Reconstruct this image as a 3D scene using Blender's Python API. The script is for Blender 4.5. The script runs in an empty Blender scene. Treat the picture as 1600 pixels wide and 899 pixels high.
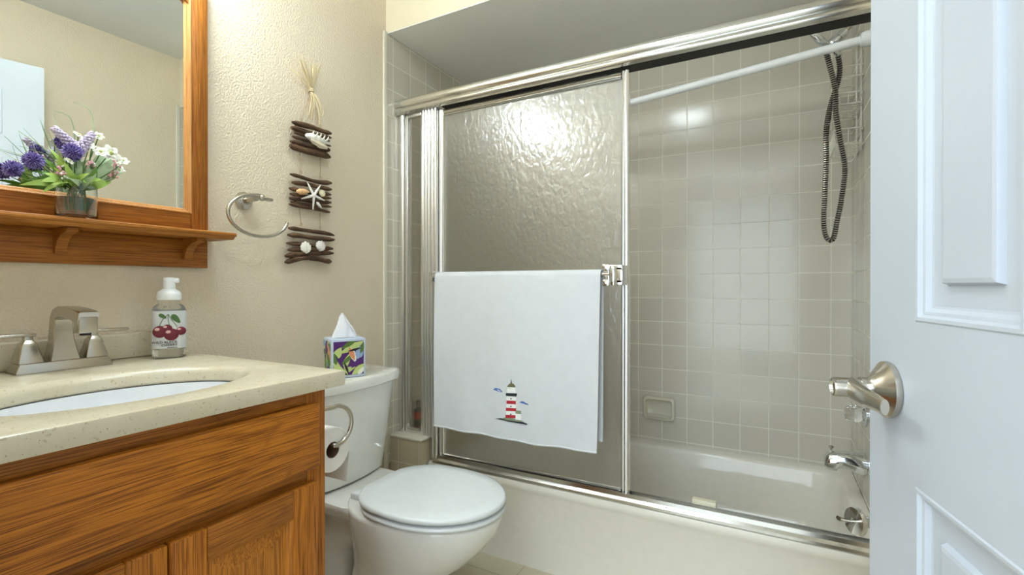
import bpy, bmesh, math, random
from mathutils import Vector, Matrix, Euler
PI = math.pi
S = bpy.context.scene
COL = S.collection
rnd = random.Random(7)

# ------------------------------------------------------------------ camera, world, lights, exposure
FPX, YAW, PITCH = 753.2, 0.4949, -0.0034
CAM = Vector((1.426, 0.0, 1.04))
cd = bpy.data.cameras.new('camera')
cam = bpy.data.objects.new('camera', cd); COL.objects.link(cam)
cd.sensor_fit = 'HORIZONTAL'; cd.sensor_width = 36.0; cd.lens = FPX / 1600 * 36.0
cd.clip_start = 0.02; cd.clip_end = 60
cam.location = CAM
cam.rotation_euler = (PI / 2 + PITCH, 0, YAW)
S.camera = cam

S.view_settings.view_transform = 'Standard'
S.view_settings.look = 'None'
S.view_settings.gamma = 1.0
S.view_settings.use_curve_mapping = False
S.view_settings.exposure = 0.33

wd = bpy.data.worlds.new('world'); S.world = wd; wd.use_nodes = True
wd.node_tree.nodes['Background'].inputs[0].default_value = (0.80, 0.88, 1.0, 1)
wd.node_tree.nodes['Background'].inputs[1].default_value = 0.6

BULB = 58.0            # vanity globes
FILL_DOME = 24.0            # ceiling dome, unseen, added as fill
ALCOVE = 0.0
def area(name, loc, rot, sx, sy, power, color):
    l = bpy.data.lights.new(name, 'AREA'); l.shape = 'RECTANGLE'; l.size = sx; l.size_y = sy
    l.energy = power; l.color = color
    o = bpy.data.objects.new(name, l); COL.objects.link(o); o.location = loc; o.rotation_euler = rot
    return o
# added area light for hall daylight; its window is unseen and made up
area('hall_daylight_fill', (1.05, -2.58, 1.17), (PI / 2, 0, 0), 2.7, 2.1, 54, (0.72, 0.87, 1.0))
# added overhead light onto the hall floor; there is no skylight
area('hall_overhead_fill', (1.15, -1.05, 2.37), (0, 0, 0), 1.1, 1.2, 26, (0.74, 0.88, 1.0))

# ------------------------------------------------------------------ room dimensions (metres)
WX = 1.709      # right wall
YB = 2.306      # back (tiled) wall
YN = 0.10       # near wall, inner face
YS = 1.53       # soffit front / start of tile
ZC = 2.38       # ceiling
ZS = 2.10       # alcove ceiling
T = 0.10954     # tile pitch
ZCT = 0.86      # counter top
ZR = 0.315      # tub rim

_f = Vector((-math.sin(YAW) * math.cos(PITCH), math.cos(YAW) * math.cos(PITCH), math.sin(PITCH)))
_r = Vector((math.cos(YAW), math.sin(YAW), 0)); _u = _r.cross(_f)
def at(px, py, axis, val):
    """where the sight line of photo pixel (px,py) meets the plane axis = val"""
    d = _f + _r * ((px - 800) / FPX) + _u * ((449.5 - py) / FPX)
    return CAM + d * ((val - CAM[axis]) / d[axis])

# ------------------------------------------------------------------ mesh builder
class MB:
    def __init__(s): s.v = []; s.f = []; s.m = []
    def add(s, verts, faces, mat=0, M=None):
        o = len(s.v)
        for p in verts:
            p = Vector(p)
            s.v.append(M @ p if M is not None else p)
        for f in faces:
            s.f.append([i + o for i in f]); s.m.append(mat)
        return s
    def bm(s, b, mat=0, M=None):
        b.verts.ensure_lookup_table(); b.verts.index_update()
        s.add([v.co.copy() for v in b.verts], [[v.index for v in f.verts] for f in b.faces], mat, M)
        b.free(); return s
    def box(s, lo, hi, mat=0, bev=0.0, seg=2, M=None):
        lo = Vector(lo); hi = Vector(hi)
        b = bmesh.new(); bmesh.ops.create_cube(b, size=1)
        c = (lo + hi) / 2; d = hi - lo
        for v in b.verts: v.co = Vector((v.co.x * d.x, v.co.y * d.y, v.co.z * d.z)) + c
        if bev > 0:
            bmesh.ops.bevel(b, geom=b.edges[:], offset=bev, segments=seg, affect='EDGES', profile=0.5)
        return s.bm(b, mat, M)
    def loft(s, rings, mat=0, caps=(True, True), closed=True, M=None):
        n = len(rings[0]); vs = [p for r in rings for p in r]; fs = []
        for a in range(len(rings) - 1):
            for i in range(n if closed else n - 1):
                j = (i + 1) % n
                fs.append([a * n + i, a * n + j, (a + 1) * n + j, (a + 1) * n + i])
        if caps[0]: fs.append(list(range(n))[::-1])
        if caps[1]: fs.append([(len(rings) - 1) * n + i for i in range(n)])
        return s.add(vs, fs, mat, M)
    def tube(s, path, rad, n=10, mat=0, caps=True, flat=1.0, up=None, loop=False, M=None):
        P = [Vector(p) for p in path]; k = len(P)
        R = rad if isinstance(rad, (list, tuple)) else [rad] * k
        tang = []
        for i in range(k):
            if loop: t = P[(i + 1) % k] - P[(i - 1) % k]
            else: t = P[min(i + 1, k - 1)] - P[max(i - 1, 0)]
            tang.append(t.normalized() if t.length > 1e-9 else Vector((0, 0, 1)))
        ref = Vector(up) if up else Vector((0, 0, 1))
        if abs(ref.dot(tang[0])) > 0.95: ref = Vector((1, 0, 0)) if abs(tang[0].x) < .9 else Vector((0, 1, 0))
        nrm = (ref - tang[0] * ref.dot(tang[0])).normalized()
        rings = []
        for i in range(k):
            nrm = (nrm - tang[i] * nrm.dot(tang[i]))
            nrm = nrm.normalized() if nrm.length > 1e-6 else tang[i].orthogonal().normalized()
            bn = tang[i].cross(nrm)
            rings.append([P[i] + (nrm * math.cos(2 * PI * j / n) * flat + bn * math.sin(2 * PI * j / n)) * R[i] for j in range(n)])
        if loop:
            rings.append(rings[0]); return s.loft(rings, mat, (False, False), True, M)
        return s.loft(rings, mat, (caps, caps), True, M)
    def lathe(s, prof, n=24, mat=0, M=None, caps=(True, True), sx=1.0, sy=1.0):
        rings = [[Vector((r * sx * math.cos(2 * PI * j / n), r * sy * math.sin(2 * PI * j / n), z)) for j in range(n)] for r, z in prof]
        return s.loft(rings, mat, caps, True, M)
    def prism(s, poly, d0, d1, mat=0, M=None):
        """poly in local XY, extruded along local Z"""
        a = [Vector((x, y, d0)) for x, y in poly]; b = [Vector((x, y, d1)) for x, y in poly]
        return s.loft([a, b], mat, (True, True), True, M)
    def sphere(s, c, r, mat=0, n=12, sc=(1, 1, 1), M=None):
        b = bmesh.new(); bmesh.ops.create_uvsphere(b, u_segments=n, v_segments=max(6, n // 2 + 2), radius=1)
        for v in b.verts: v.co = Vector((v.co.x * r * sc[0], v.co.y * r * sc[1], v.co.z * r * sc[2])) + Vector(c)
        return s.bm(b, mat, M)
    def build(s, name, mats, parent=None, loc=None, angle=38, fix=True):
        if not isinstance(mats, (list, tuple)): mats = [mats]
        org = ORG.get(parent.name, Vector((0, 0, 0))) if parent else (Vector(loc) if loc else Vector((0, 0, 0)))
        me = bpy.data.meshes.new(name)
        me.from_pydata([p - org for p in s.v], [], s.f)
        for m in mats: me.materials.append(m)
        me.polygons.foreach_set('material_index', s.m)
        if fix:
            b = bmesh.new(); b.from_mesh(me); bmesh.ops.recalc_face_normals(b, faces=b.faces[:]); b.to_mesh(me); b.free()
        me.polygons.foreach_set('use_smooth', [True] * len(me.polygons))
        me.set_sharp_from_angle(angle=math.radians(angle))
        me.update()
        o = bpy.data.objects.new(name, me); COL.objects.link(o)
        if parent: o.parent = parent
        else: o.location = org
        ORG[o.name] = org
        return o
ORG = {}
def thing(name, label, cat, loc, group=None):
    o = bpy.data.objects.new(name, None); COL.objects.link(o); o.location = loc
    o.empty_display_size = 0.05
    o['label'] = label; o['category'] = cat
    if group: o['group'] = group
    ORG[o.name] = Vector(loc)
    return o
def tag(o, label, cat, group=None):
    o['label'] = label; o['category'] = cat
    if group: o['group'] = group
    return o
def struct(o):
    o['kind'] = 'structure'; return o
def frame(origin, xdir, ydir):
    x = Vector(xdir).normalized(); y = Vector(ydir); y = (y - x * x.dot(y)).normalized(); z = x.cross(y)
    M = Matrix.Identity(4)
    for i in range(3): M[i][0] = x[i]; M[i][1] = y[i]; M[i][2] = z[i]; M[i][3] = origin[i]
    return M
def zframe(origin, zdir, hint=(0, 0, 1)):
    z = Vector(zdir).normalized(); h = Vector(hint)
    if abs(h.dot(z)) > .98: h = Vector((1, 0, 0))
    x = h.cross(z).normalized(); y = z.cross(x)
    M = Matrix.Identity(4)
    for i in range(3): M[i][0] = x[i]; M[i][1] = y[i]; M[i][2] = z[i]; M[i][3] = origin[i]
    return M
def smooth_path(pts, k=8):
    """Catmull-Rom"""
    P = [Vector(p) for p in pts]; out = []
    for i in range(len(P) - 1):
        p0 = P[max(i - 1, 0)]; p1 = P[i]; p2 = P[i + 1]; p3 = P[min(i + 2, len(P) - 1)]
        for j in range(k):
            t = j / k
            out.append(0.5 * ((2 * p1) + (p2 - p0) * t + (2 * p0 - 5 * p1 + 4 * p2 - p3) * t * t + (3 * p1 - p0 - 3 * p2 + p3) * t ** 3))
    out.append(P[-1]); return out
def rrect(x0, x1, y0, y1, r, z, k=6):
    out = []
    for cx, cy, a0 in ((x1 - r, y1 - r, 0), (x0 + r, y1 - r, PI / 2), (x0 + r, y0 + r, PI), (x1 - r, y0 + r, 1.5 * PI)):
        for i in range(k + 1):
            a = a0 + PI / 2 * i / k
            out.append(Vector((cx + r * math.cos(a), cy + r * math.sin(a), z)))
    return out

# ------------------------------------------------------------------ materials
def srgb(r, g, b):
    def c(u):
        u /= 255.0
        return u / 12.92 if u <= 0.04045 else ((u + 0.055) / 1.055) ** 2.4
    return (c(r), c(g), c(b), 1.0)
class NT:
    def __init__(s, name):
        s.mat = bpy.data.materials.new(name); s.mat.use_nodes = True
        s.nt = s.mat.node_tree; s.b = s.nt.nodes['Principled BSDF']
    def n(s, t, **k):
        x = s.nt.nodes.new(t)
        for a, v in k.items(): setattr(x, a, v)
        return x
    def l(s, a, b): s.nt.links.new(a, b)
    def set(s, **k):
        for a, v in k.items(): s.b.inputs[a.replace('_', ' ')].default_value = v
        return s
    def coord(s, scale=(1, 1, 1), rot=(0, 0, 0), loc=(0, 0, 0)):
        t = s.n('ShaderNodeTexCoord'); m = s.n('ShaderNodeMapping')
        m.inputs['Scale'].default_value = scale; m.inputs['Rotation'].default_value = rot; m.inputs['Location'].default_value = loc
        s.l(t.outputs['Object'], m.inputs['Vector']); return m.outputs['Vector']
    def noise(s, vec, scale, detail=2, rough=.5, dist=0):
        x = s.n('ShaderNodeTexNoise'); s.l(vec, x.inputs['Vector'])
        x.inputs['Scale'].default_value = scale; x.inputs['Detail'].default_value = detail
        x.inputs['Roughness'].default_value = rough; x.inputs['Distortion'].default_value = dist
        return x.outputs['Fac']
    def ramp(s, fac, stops):
        x = s.n('ShaderNodeValToRGB'); s.l(fac, x.inputs['Fac']); e = x.color_ramp.elements
        while len(e) < len(stops): e.new(.5)
        for i, (p, c) in enumerate(stops): e[i].position = p; e[i].color = c
        return x.outputs['Color']
    def bump(s, h, strength=.3, dist=.002):
        x = s.n('ShaderNodeBump'); x.inputs['Strength'].default_value = strength; x.inputs['Distance'].default_value = dist
        s.l(h, x.inputs['Height']); s.l(x.outputs['Normal'], s.b.inputs['Normal']); return x
    def mixc(s, a, b, fac, mode='MIX'):
        x = s.n('ShaderNodeMix', data_type='RGBA', blend_type=mode)
        for sock, v in ((x.inputs[0], fac), (x.inputs[6], a), (x.inputs[7], b)):
            if hasattr(v, 'links') or hasattr(v, 'is_linked'): s.l(v, sock)
            else: sock.default_value = v
        return x.outputs[2]
def plain(name, col, rough=.5, metal=0.0, **k):
    m = NT(name); m.set(Base_Color=col, Roughness=rough, Metallic=metal)
    # a faint procedural variation keeps the surface from looking flat
    v = m.noise(m.coord(), 35, 3)
    kv = .97 if min(col[:3]) > .5 else .92
    d = (col[0] * kv, col[1] * kv, col[2] * kv, 1)
    m.l(m.ramp(v, [(.35, d), (.65, col)]), m.b.inputs['Base Color'])
    m.set(**k)
    return m.mat
def painted(name, col, bump=.6, scale=170, rough=.6):
    m = NT(name); m.set(Roughness=rough)
    c = m.coord()
    big = m.noise(c, 3, 2)
    m.l(m.ramp(big, [(.3, tuple(x * .96 for x in col[:3]) + (1,)), (.7, col)]), m.b.inputs['Base Color'])
    h = m.noise(c, scale, 2, .5)
    h2 = m.ramp(h, [(.42, (0, 0, 0, 1)), (.62, (1, 1, 1, 1))])
    m.bump(h2, bump, .0016)
    return m.mat
def tiled(name, ax, off, col, grout, pitch=T, mortar=.0022, rough=.15, var=.06):
    m = NT(name); m.set(Roughness=rough)
    t = m.n('ShaderNodeTexCoord'); sp = m.n('ShaderNodeSeparateXYZ'); m.l(t.outputs['Object'], sp.inputs[0])
    cb = m.n('ShaderNodeCombineXYZ')
    for i, a in enumerate(ax):
        ad = m.n('ShaderNodeMath', operation='ADD'); ad.inputs[1].default_value = -off[i] + 50 * pitch
        m.l(sp.outputs['XYZ'.index(a)], ad.inputs[0]); m.l(ad.outputs[0], cb.inputs[i])
    br = m.n('ShaderNodeTexBrick'); br.offset = 0.0; br.squash = 1.0
    m.l(cb.outputs[0], br.inputs['Vector'])
    br.inputs['Scale'].default_value = 1.0
    br.inputs['Brick Width'].default_value = pitch; br.inputs['Row Height'].default_value = pitch
    br.inputs['Mortar Size'].default_value = mortar; br.inputs['Mortar Smooth'].default_value = .35
    br.inputs['Bias'].default_value = 0
    br.inputs['Color1'].default_value = col
    br.inputs['Color2'].default_value = tuple(x * (1 - var) for x in col[:3]) + (1,)
    br.inputs['Mortar'].default_value = grout
    m.l(br.outputs['Color'], m.b.inputs['Base Color'])
    rr = m.ramp(br.outputs['Fac'], [(0, (rough,) * 3 + (1,)), (1, (.7, .7, .7, 1))]); m.l(rr, m.b.inputs['Roughness'])
    inv = m.n('ShaderNodeMath', operation='SUBTRACT'); inv.inputs[0].default_value = 1; m.l(br.outputs['Fac'], inv.inputs[1])
    wob = m.noise(cb.outputs[0], 14, 1)
    mx = m.n('ShaderNodeMath', operation='MULTIPLY_ADD'); mx.inputs[1].default_value = .5
    m.l(wob, mx.inputs[0]); m.l(inv.outputs[0], mx.inputs[2])
    m.bump(mx.outputs[0], .5, .0011)
    return m.mat
def oak(name, axis, light=(180, 114, 40), dark=(122, 68, 18), seed=0.0):
    m = NT(name); m.set(Roughness=.42)
    m.b.inputs['Specular IOR Level'].default_value = .3
    st = [1.0, 1.0, 1.0]; i = 'xyz'.index(axis)
    a = [9.0] * 3; a[i] = 1.1
    v1 = m.coord(a, (0.05, 0.04, 0.03), (seed, seed * 1.7, seed * .6))
    n1 = m.noise(v1, 1.6, 3, .55, .6)
    # cathedral rings: bands of a stretched noise
    mul = m.n('ShaderNodeMath', operation='MULTIPLY'); mul.inputs[1].default_value = 11.0; m.l(n1, mul.inputs[0])
    fr = m.n('ShaderNodeMath', operation='FRACT'); m.l(mul.outputs[0], fr.inputs[0])
    rings = m.ramp(fr.outputs[0], [(0, (0, 0, 0, 1)), (.16, (.8, .8, .8, 1)), (.7, (1, 1, 1, 1)), (1, (.15, .15, .15, 1))])
    b = [620.0] * 3; b[i] = 8.0
    pores = m.noise(m.coord(b, (0.02, .015, .01)), 1.0, 2, .6)
    pr = m.ramp(pores, [(.38, (.12, .12, .12, 1)), (.54, (1, 1, 1, 1))])
    big = m.noise(m.coord([x * .35 for x in a]), 2.0, 2)
    L = srgb(*light); D = srgb(*dark)
    mid = tuple((L[k] * .62 + D[k] * .38) for k in range(3)) + (1,)
    base = m.mixc(mid, L, rings)
    base = m.mixc(D, base, pr)
    tone = m.ramp(big, [(.3, (.80, .78, .76, 1)), (.7, (1.06, 1.04, 1.0, 1))])
    base = m.mixc(base, tone, 1.0, 'MULTIPLY')
    m.l(base, m.b.inputs['Base Color'])
    m.bump(pr, .22, .0005)
    return m.mat
def metal(name, col, rough, smooth=False, brushed=None):
    m = NT(name); m.set(Base_Color=col, Roughness=rough, Metallic=1.0)
    if brushed:
        s = [500.0] * 3; s['xyz'.index(brushed)] = 6.0
        h = m.noise(m.coord(s), 1.0, 2); m.bump(h, .12, .0003)
    elif not smooth:
        v = m.noise(m.coord(), 60, 2)
        r = m.ramp(v, [(.3, (rough * .8,) * 3 + (1,)), (.7, (rough * 1.2,) * 3 + (1,))]); m.l(r, m.b.inputs['Roughness'])
    return m.mat
def emit(name, col, s):
    m = NT(name); m.set(Base_Color=(.9, .9, .9, 1)); m.b.inputs['Emission Color'].default_value = col; m.b.inputs['Emission Strength'].default_value = s
    return m.mat

M_wall = painted('wall_paint', srgb(228, 214, 190))
M_soffit = painted('soffit_paint', srgb(228, 218, 192), .2)
M_ceil = painted('ceiling_paint', srgb(226, 226, 222), .3, 120)
M_alc = painted('alcove_ceiling_paint', srgb(236, 236, 230), .12, 150)
TILE = srgb(207, 201, 185); GROUT = srgb(226, 222, 206)
M_tback = tiled('back_wall_tile', 'XZ', (0.9759, 0.601 + 1.04 - 10 * T), TILE, GROUT)
M_tleft = tiled('left_wall_tile', 'YZ', (1.5645, 0.9366 + 1.04 - 10 * T), TILE, GROUT)
M_tright = tiled('right_wall_tile', 'YZ', (YB - .0857, 0.601 + 1.04 - 10 * T), TILE, GROUT)
M_tledge = tiled('ledge_tile', 'XZ', (0.052, 0.305), srgb(212, 198, 168), GROUT, rough=.15)
M_ledgecap = plain('ledge_cap_tile', srgb(222, 216, 198), .15)
M_bull = plain('bullnose_tile', srgb(222, 216, 198), .15)
M_floor = tiled('floor_tile', 'XY', (0.62, 1.50), srgb(206, 196, 170), srgb(176, 164, 138), pitch=.33, mortar=.003, rough=.22)
M_hallfloor = plain('hall_floor_tile', srgb(205, 198, 184), .25)
M_white = plain('white_trim_paint', srgb(232, 232, 230), .4)
M_porc = plain('toilet_porcelain', srgb(234, 233, 226), .06)
M_porc.node_tree.nodes['Principled BSDF'].inputs['Coat Weight'].default_value = .4
M_seat = plain('toilet_seat_plastic', srgb(224, 228, 228), .14)
M_tub = plain('bone_tub_enamel', srgb(231, 226, 213), .07)
M_nickel = metal('brushed_nickel', srgb(190, 184, 172), .25, smooth=True)
M_chrome = metal('chrome', srgb(226, 228, 230), .07, smooth=True)
M_alu = metal('polished_aluminium', srgb(232, 232, 230), .26, brushed='z')
M_alux = metal('polished_aluminium_rail', srgb(222, 221, 216), .17, brushed='x')
M_dark = plain('dark_gap', srgb(26, 24, 24), .6)
M_oy = oak('oak_grain_along_wall', 'y')
M_oz = oak('oak_grain_upright', 'z', seed=3.1)
M_ofront = oak('oak_drawer_grain', 'y', (202, 126, 36), (112, 58, 8), 1.3)
M_ocab = oak('oak_cabinet_upright', 'z', (192, 120, 38), (116, 62, 12), 5.2)
M_orail = oak('oak_cabinet_rail', 'y', (182, 114, 38), (108, 60, 14), 7.7)
M_opanel = oak('oak_door_panel', 'z', (200, 130, 46), (130, 74, 18), 9.4)

def counter_mat():
    m = NT('speckled_cream_counter'); m.set(Roughness=.22)
    c = m.coord()
    a = m.noise(c, 95, 2, .6); b = m.noise(c, 260, 1)
    base = m.ramp(m.noise(c, 18, 2), [(.3, srgb(206, 196, 170)), (.7, srgb(214, 206, 184))])
    sp = m.ramp(a, [(.29, (.55, .55, .55, 1)), (.35, (0, 0, 0, 1))])
    sp2 = m.ramp(b, [(.27, (.6, .6, .6, 1)), (.31, (0, 0, 0, 1))])
    x = m.mixc(base, srgb(170, 150, 112), sp); x = m.mixc(x, srgb(140, 116, 80), sp2)
    m.l(x, m.b.inputs['Base Color']); return m.mat
M_counter = counter_mat()
M_splash = counter_mat(); M_splash.name = 'speckled_cream_backsplash'

def glassy(name, col, rough, ior=1.45, cells=None, strength=.6, spec=.5):
    m = NT(name); m.set(Base_Color=col, Roughness=rough, IOR=ior)
    m.b.inputs['Transmission Weight'].default_value = 1.0
    if cells:
        c = m.coord((1, 1, .62))
        n1 = m.noise(c, cells, 1.5, .45, .4)
        m.bump(n1, strength, .006)
    return m.mat
M_ham = glassy('hammered_obscure_glass', (1, 1, .985, 1), .30, cells=62, strength=.34)
_b = M_ham.node_tree.nodes['Principled BSDF']; _b.inputs['Coat Weight'].default_value = 1.0; _b.inputs['Coat Roughness'].default_value = .13; _b.inputs['Coat IOR'].default_value = 1.7
_bn = [x for x in M_ham.node_tree.nodes if x.type == 'BUMP'][0]; M_ham.node_tree.links.new(_bn.outputs['Normal'], _b.inputs['Coat Normal'])
def part_clear(mat, f):
    # patterned glass also lets a share of the light straight through
    nt = mat.node_tree; out = nt.nodes['Material Output']; b = nt.nodes['Principled BSDF']
    tr = nt.nodes.new('ShaderNodeBsdfTransparent'); mx = nt.nodes.new('ShaderNodeMixShader'); mx.inputs[0].default_value = f
    nt.links.new(b.outputs[0], mx.inputs[1]); nt.links.new(tr.outputs[0], mx.inputs[2]); nt.links.new(mx.outputs[0], out.inputs['Surface'])
part_clear(M_ham, .22)
M_narrow = glassy('narrow_panel_glass', (.95, .91, .83, 1), .13, cells=9, strength=.08)
part_clear(M_narrow, .15)
M_vase = glassy('clear_vase_glass', (.94, .98, .98, 1), 0.0)
M_water = glassy('clear_vase_water', (.90, .96, .96, 1), 0.0, 1.33)
M_crystal = glassy('clear_faceted_acrylic', (.95, .95, .95, 1), .02)
M_bottle = glassy('clear_bottle_plastic', (.93, .95, .96, 1), .05)
M_mirror = metal('mirror_silver', (.80, .83, .80, 1), .0); 
M_mirror.node_tree.nodes['Principled BSDF'].inputs['Roughness'].default_value = 0.0
for lk in list(M_mirror.node_tree.links):
    if lk.to_socket.name == 'Roughness': M_mirror.node_tree.links.remove(lk)

def fabric(name, col):
    m = NT(name); m.set(Roughness=.9); c = m.coord()
    m.b.inputs['Sheen Weight'].default_value = .25
    v = m.noise(c, 420, 2, .6); w = m.noise(c, 26, 2)
    m.l(m.ramp(w, [(.3, tuple(x * .96 for x in col[:3]) + (1,)), (.7, col)]), m.b.inputs['Base Color'])
    m.bump(v, .5, .0014); return m.mat
M_towel = fabric('white_terry', srgb(211, 213, 215))
def door_mat():
    m = NT('white_door_paint'); m.set(Roughness=.36, Base_Color=srgb(194, 200, 208))
    h = m.noise(m.coord((1, 160, 9)), 1.0, 3, .6); m.bump(h, .22, .0008)
    v = m.noise(m.coord(), 4, 2); m.l(m.ramp(v, [(.3, srgb(191, 197, 205)), (.7, srgb(196, 202, 210))]), m.b.inputs['Base Color'])
    return m.mat
M_door = door_mat()
def wood_drift():
    m = NT('driftwood'); m.set(Roughness=.8); c = m.coord((1, .25, 1.0))
    v = m.noise(c, 90, 4, .65); m.l(m.ramp(v, [(.3, srgb(52, 34, 22)), (.55, srgb(92, 66, 44)), (.8, srgb(142, 112, 80))]), m.b.inputs['Base Color'])
    m.bump(v, .7, .004); return m.mat
M_drift = wood_drift()
M_raffia = plain('raffia', srgb(226, 208, 168), .75)
M_shellw = plain('white_shell', srgb(240, 236, 226), .45)
M_shello = plain('peach_shell', srgb(226, 180, 128), .4)
M_star = plain('bleached_starfish', srgb(238, 234, 224), .7)

# ================================================================== SETTING
# floor, ceiling, walls
struct(MB().box((0, -.02, -.06), (WX, YB, 0)).build('floor', M_floor))
struct(MB().box((-.12, -.02, ZC), (WX + .12, YB + .12, ZC + .1)).build('ceiling', M_ceil))
struct(MB().box((-.12, -.02, -.06), (0, YB + .12, ZC)).build('wall_left', M_wall))
struct(MB().box((WX, -.02, -.06), (WX + .12, YB + .12, ZC)).build('wall_right', M_wall))
struct(MB().box((0, YB, -.06), (WX, YB + .12, ZC)).build('wall_back', M_tback))
struct(MB().box((0, YS, ZS), (WX, YB, ZC)).build('ceiling_alcove', [M_soffit]))
struct(MB().box((0, YS + .001, ZS - .004), (WX, YB, ZS)).build('ceiling_alcove_panel', M_alc))
# near wall with the doorway the camera stands in
DX0, DX1, DZ = .80, 1.695, 2.06
nw = MB()
nw.box((0, -.02, -.06), (DX0, YN, ZC)); nw.box((DX0, -.02, DZ), (WX, YN, ZC))
struct(nw.build('wall_front', M_wall))
jm = MB(); jm.box((DX0 - .06, YN, 0), (DX0 + .012, YN + .012, DZ + .06), bev=.003); jm.box((DX0, -.02, 0), (DX0 + .018, YN, DZ))
jm.box((DX0 - .06, YN, DZ - .012), (WX, YN + .012, DZ + .06), bev=.003)
struct(jm.build('trim_1', M_white))
# tile cladding on the two side walls of the alcove
TK = .008
struct(MB().box((0, YS, ZR - .02), (TK, YB, ZS - .004)).build('wall_left_tiles', M_tleft))
struct(MB().box((WX - TK, YS, ZR - .02), (WX, YB, ZS - .004)).build('wall_right_tiles', M_tright))
for nm, x0, x1 in (('trim_2', 0, TK + .002), ('trim_3', WX - TK - .002, WX)):
    struct(MB().box((x0, YS - .022, .0), (x1, YS + .001, ZS + .002), bev=.004, seg=3).build(nm, M_bull))
# tiled ledge at the end of the tub
LX, LY, LZ = .168, 1.545, .415
lb = MB().box((TK, LY, 0), (LX, YB, LZ - .012), 0)
struct(lb.build('trim_4', M_tledge))
struct(MB().box((TK, LY - .004, LZ - .012), (LX + .006, YB, LZ), bev=.005, seg=3).build('trim_5', M_ledgecap))
struct(MB().box((0, .74, 0), (.012, YS - .022, .085), bev=.003).build('baseboard_left', M_white))
# hall behind the camera
struct(MB().box((-.6, -2.6, -.06), (2.6, -.02, 0)).build('floor_hall', M_hallfloor))
struct(MB().box((-.6, -2.6, ZC), (2.6, -.02, ZC + .1)).build('ceiling_hall', M_ceil))
struct(MB().box((-.7, -2.6, -.06), (-.6, -.02, ZC)).build('wall_hall_left', M_wall))
struct(MB().box((2.6, -2.6, -.06), (2.7, -.02, ZC)).build('wall_hall_right', M_wall))
hw = MB(); x0, x1, z0, z1 = -.3, 2.4, .12, 2.22
hw.box((-.6, -2.52, 0), (x0, -2.42, ZC)); hw.box((x1, -2.52, 0), (2.6, -2.42, ZC)); hw.box((x0, -2.52, 0), (x1, -2.42, z0)); hw.box((x0, -2.52, z1), (x1, -2.42, ZC))
struct(hw.build('wall_hall_back', M_wall))
wf = MB()
for a, b in (((x0, z0), (x0 + .05, z1)), ((x1 - .05, z0), (x1, z1)), ((1.72, z0), (1.77, z1)), ((x0, z0), (x1, z0 + .05)), ((x0, z1 - .05), (x1, z1))):
    wf.box((a[0], -2.5, a[1]), (b[0], -2.45, b[1]), bev=.004)
struct(wf.build('added_hall_window', M_white))  # unseen window frame, made up around the added hall light

# ================================================================== BATHTUB
def bathtub():
    t = thing('bathtub', 'bone coloured bathtub with a smooth white front apron, set in the tiled alcove', 'bathtub', (LX + .02, 1.62, 0))
    x0, x1 = LX + .004, WX - TK - .001
    fy = 1.583
    m = MB()
    rings = [rrect(x0, x1, fy + .012, YB - .001, .012, 0.0),
             rrect(x0, x1, fy + .014, YB - .001, .012, ZR - .05),
             rrect(x0, x1, fy + .004, YB - .001, .012, ZR - .032),
             rrect(x0, x1, fy, YB - .001, .012, ZR - .016),
             rrect(x0, x1, fy + .003, YB - .001, .012, ZR - .004),
             rrect(x0, x1, fy + .012, YB - .002, .012, ZR),
             rrect(x0 + .07, x1 - .035, fy + .085, YB - .06, .10, ZR + .001),
             rrect(x0 + .078, x1 - .042, fy + .093, YB - .068, .10, ZR - .004),
             rrect(x0 + .085, x1 - .047, fy + .098, YB - .074, .10, ZR - .016),
             rrect(x0 + .115, x1 - .055, fy + .105, YB - .086, .11, ZR - .10),
             rrect(x0 + .17, x1 - .072, fy + .118, YB - .102, .12, .12),
             rrect(x0 + .21, x1 - .10, fy + .135, YB - .125, .12, .075),
             rrect(x0 + .27, x1 - .15, fy + .18, YB - .17, .10, .06)]
    m.loft(rings, 0, (True, True)); m.build('tub_shell', M_tub, t, angle=50)
    # overflow plate with trip lever on the drain end
    o = MB(); pc = at(1338, 815, 0, 1.618); nr = Vector((-.85, -.5, .10)).normalized(); F = zframe(pc, nr)
    o.lathe([(.0, -.004), (.034, -.004), (.036, .002), (.033, .008), (.014, .011), (0.0, .011)], 28, M=F, caps=(False, False))
    o.lathe([(.026, -.004), (.022, -.010), (.015, -.020), (.013, -.040), (0, -.041)], 24, M=F, caps=(True, False))
    p = o.build('overflow_plate', M_chrome, t)
    lv = MB(); lv.tube([F @ Vector((0, 0, .008)), F @ Vector((0, 0, .020)), F @ Vector((.0, .001, .034)), F @ Vector((.0, .004, .048))], [.005, .005, .006, .009], 10, flat=.6)
    lv.build('trip_lever', M_nickel, p)
    return t
bathtub()

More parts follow.
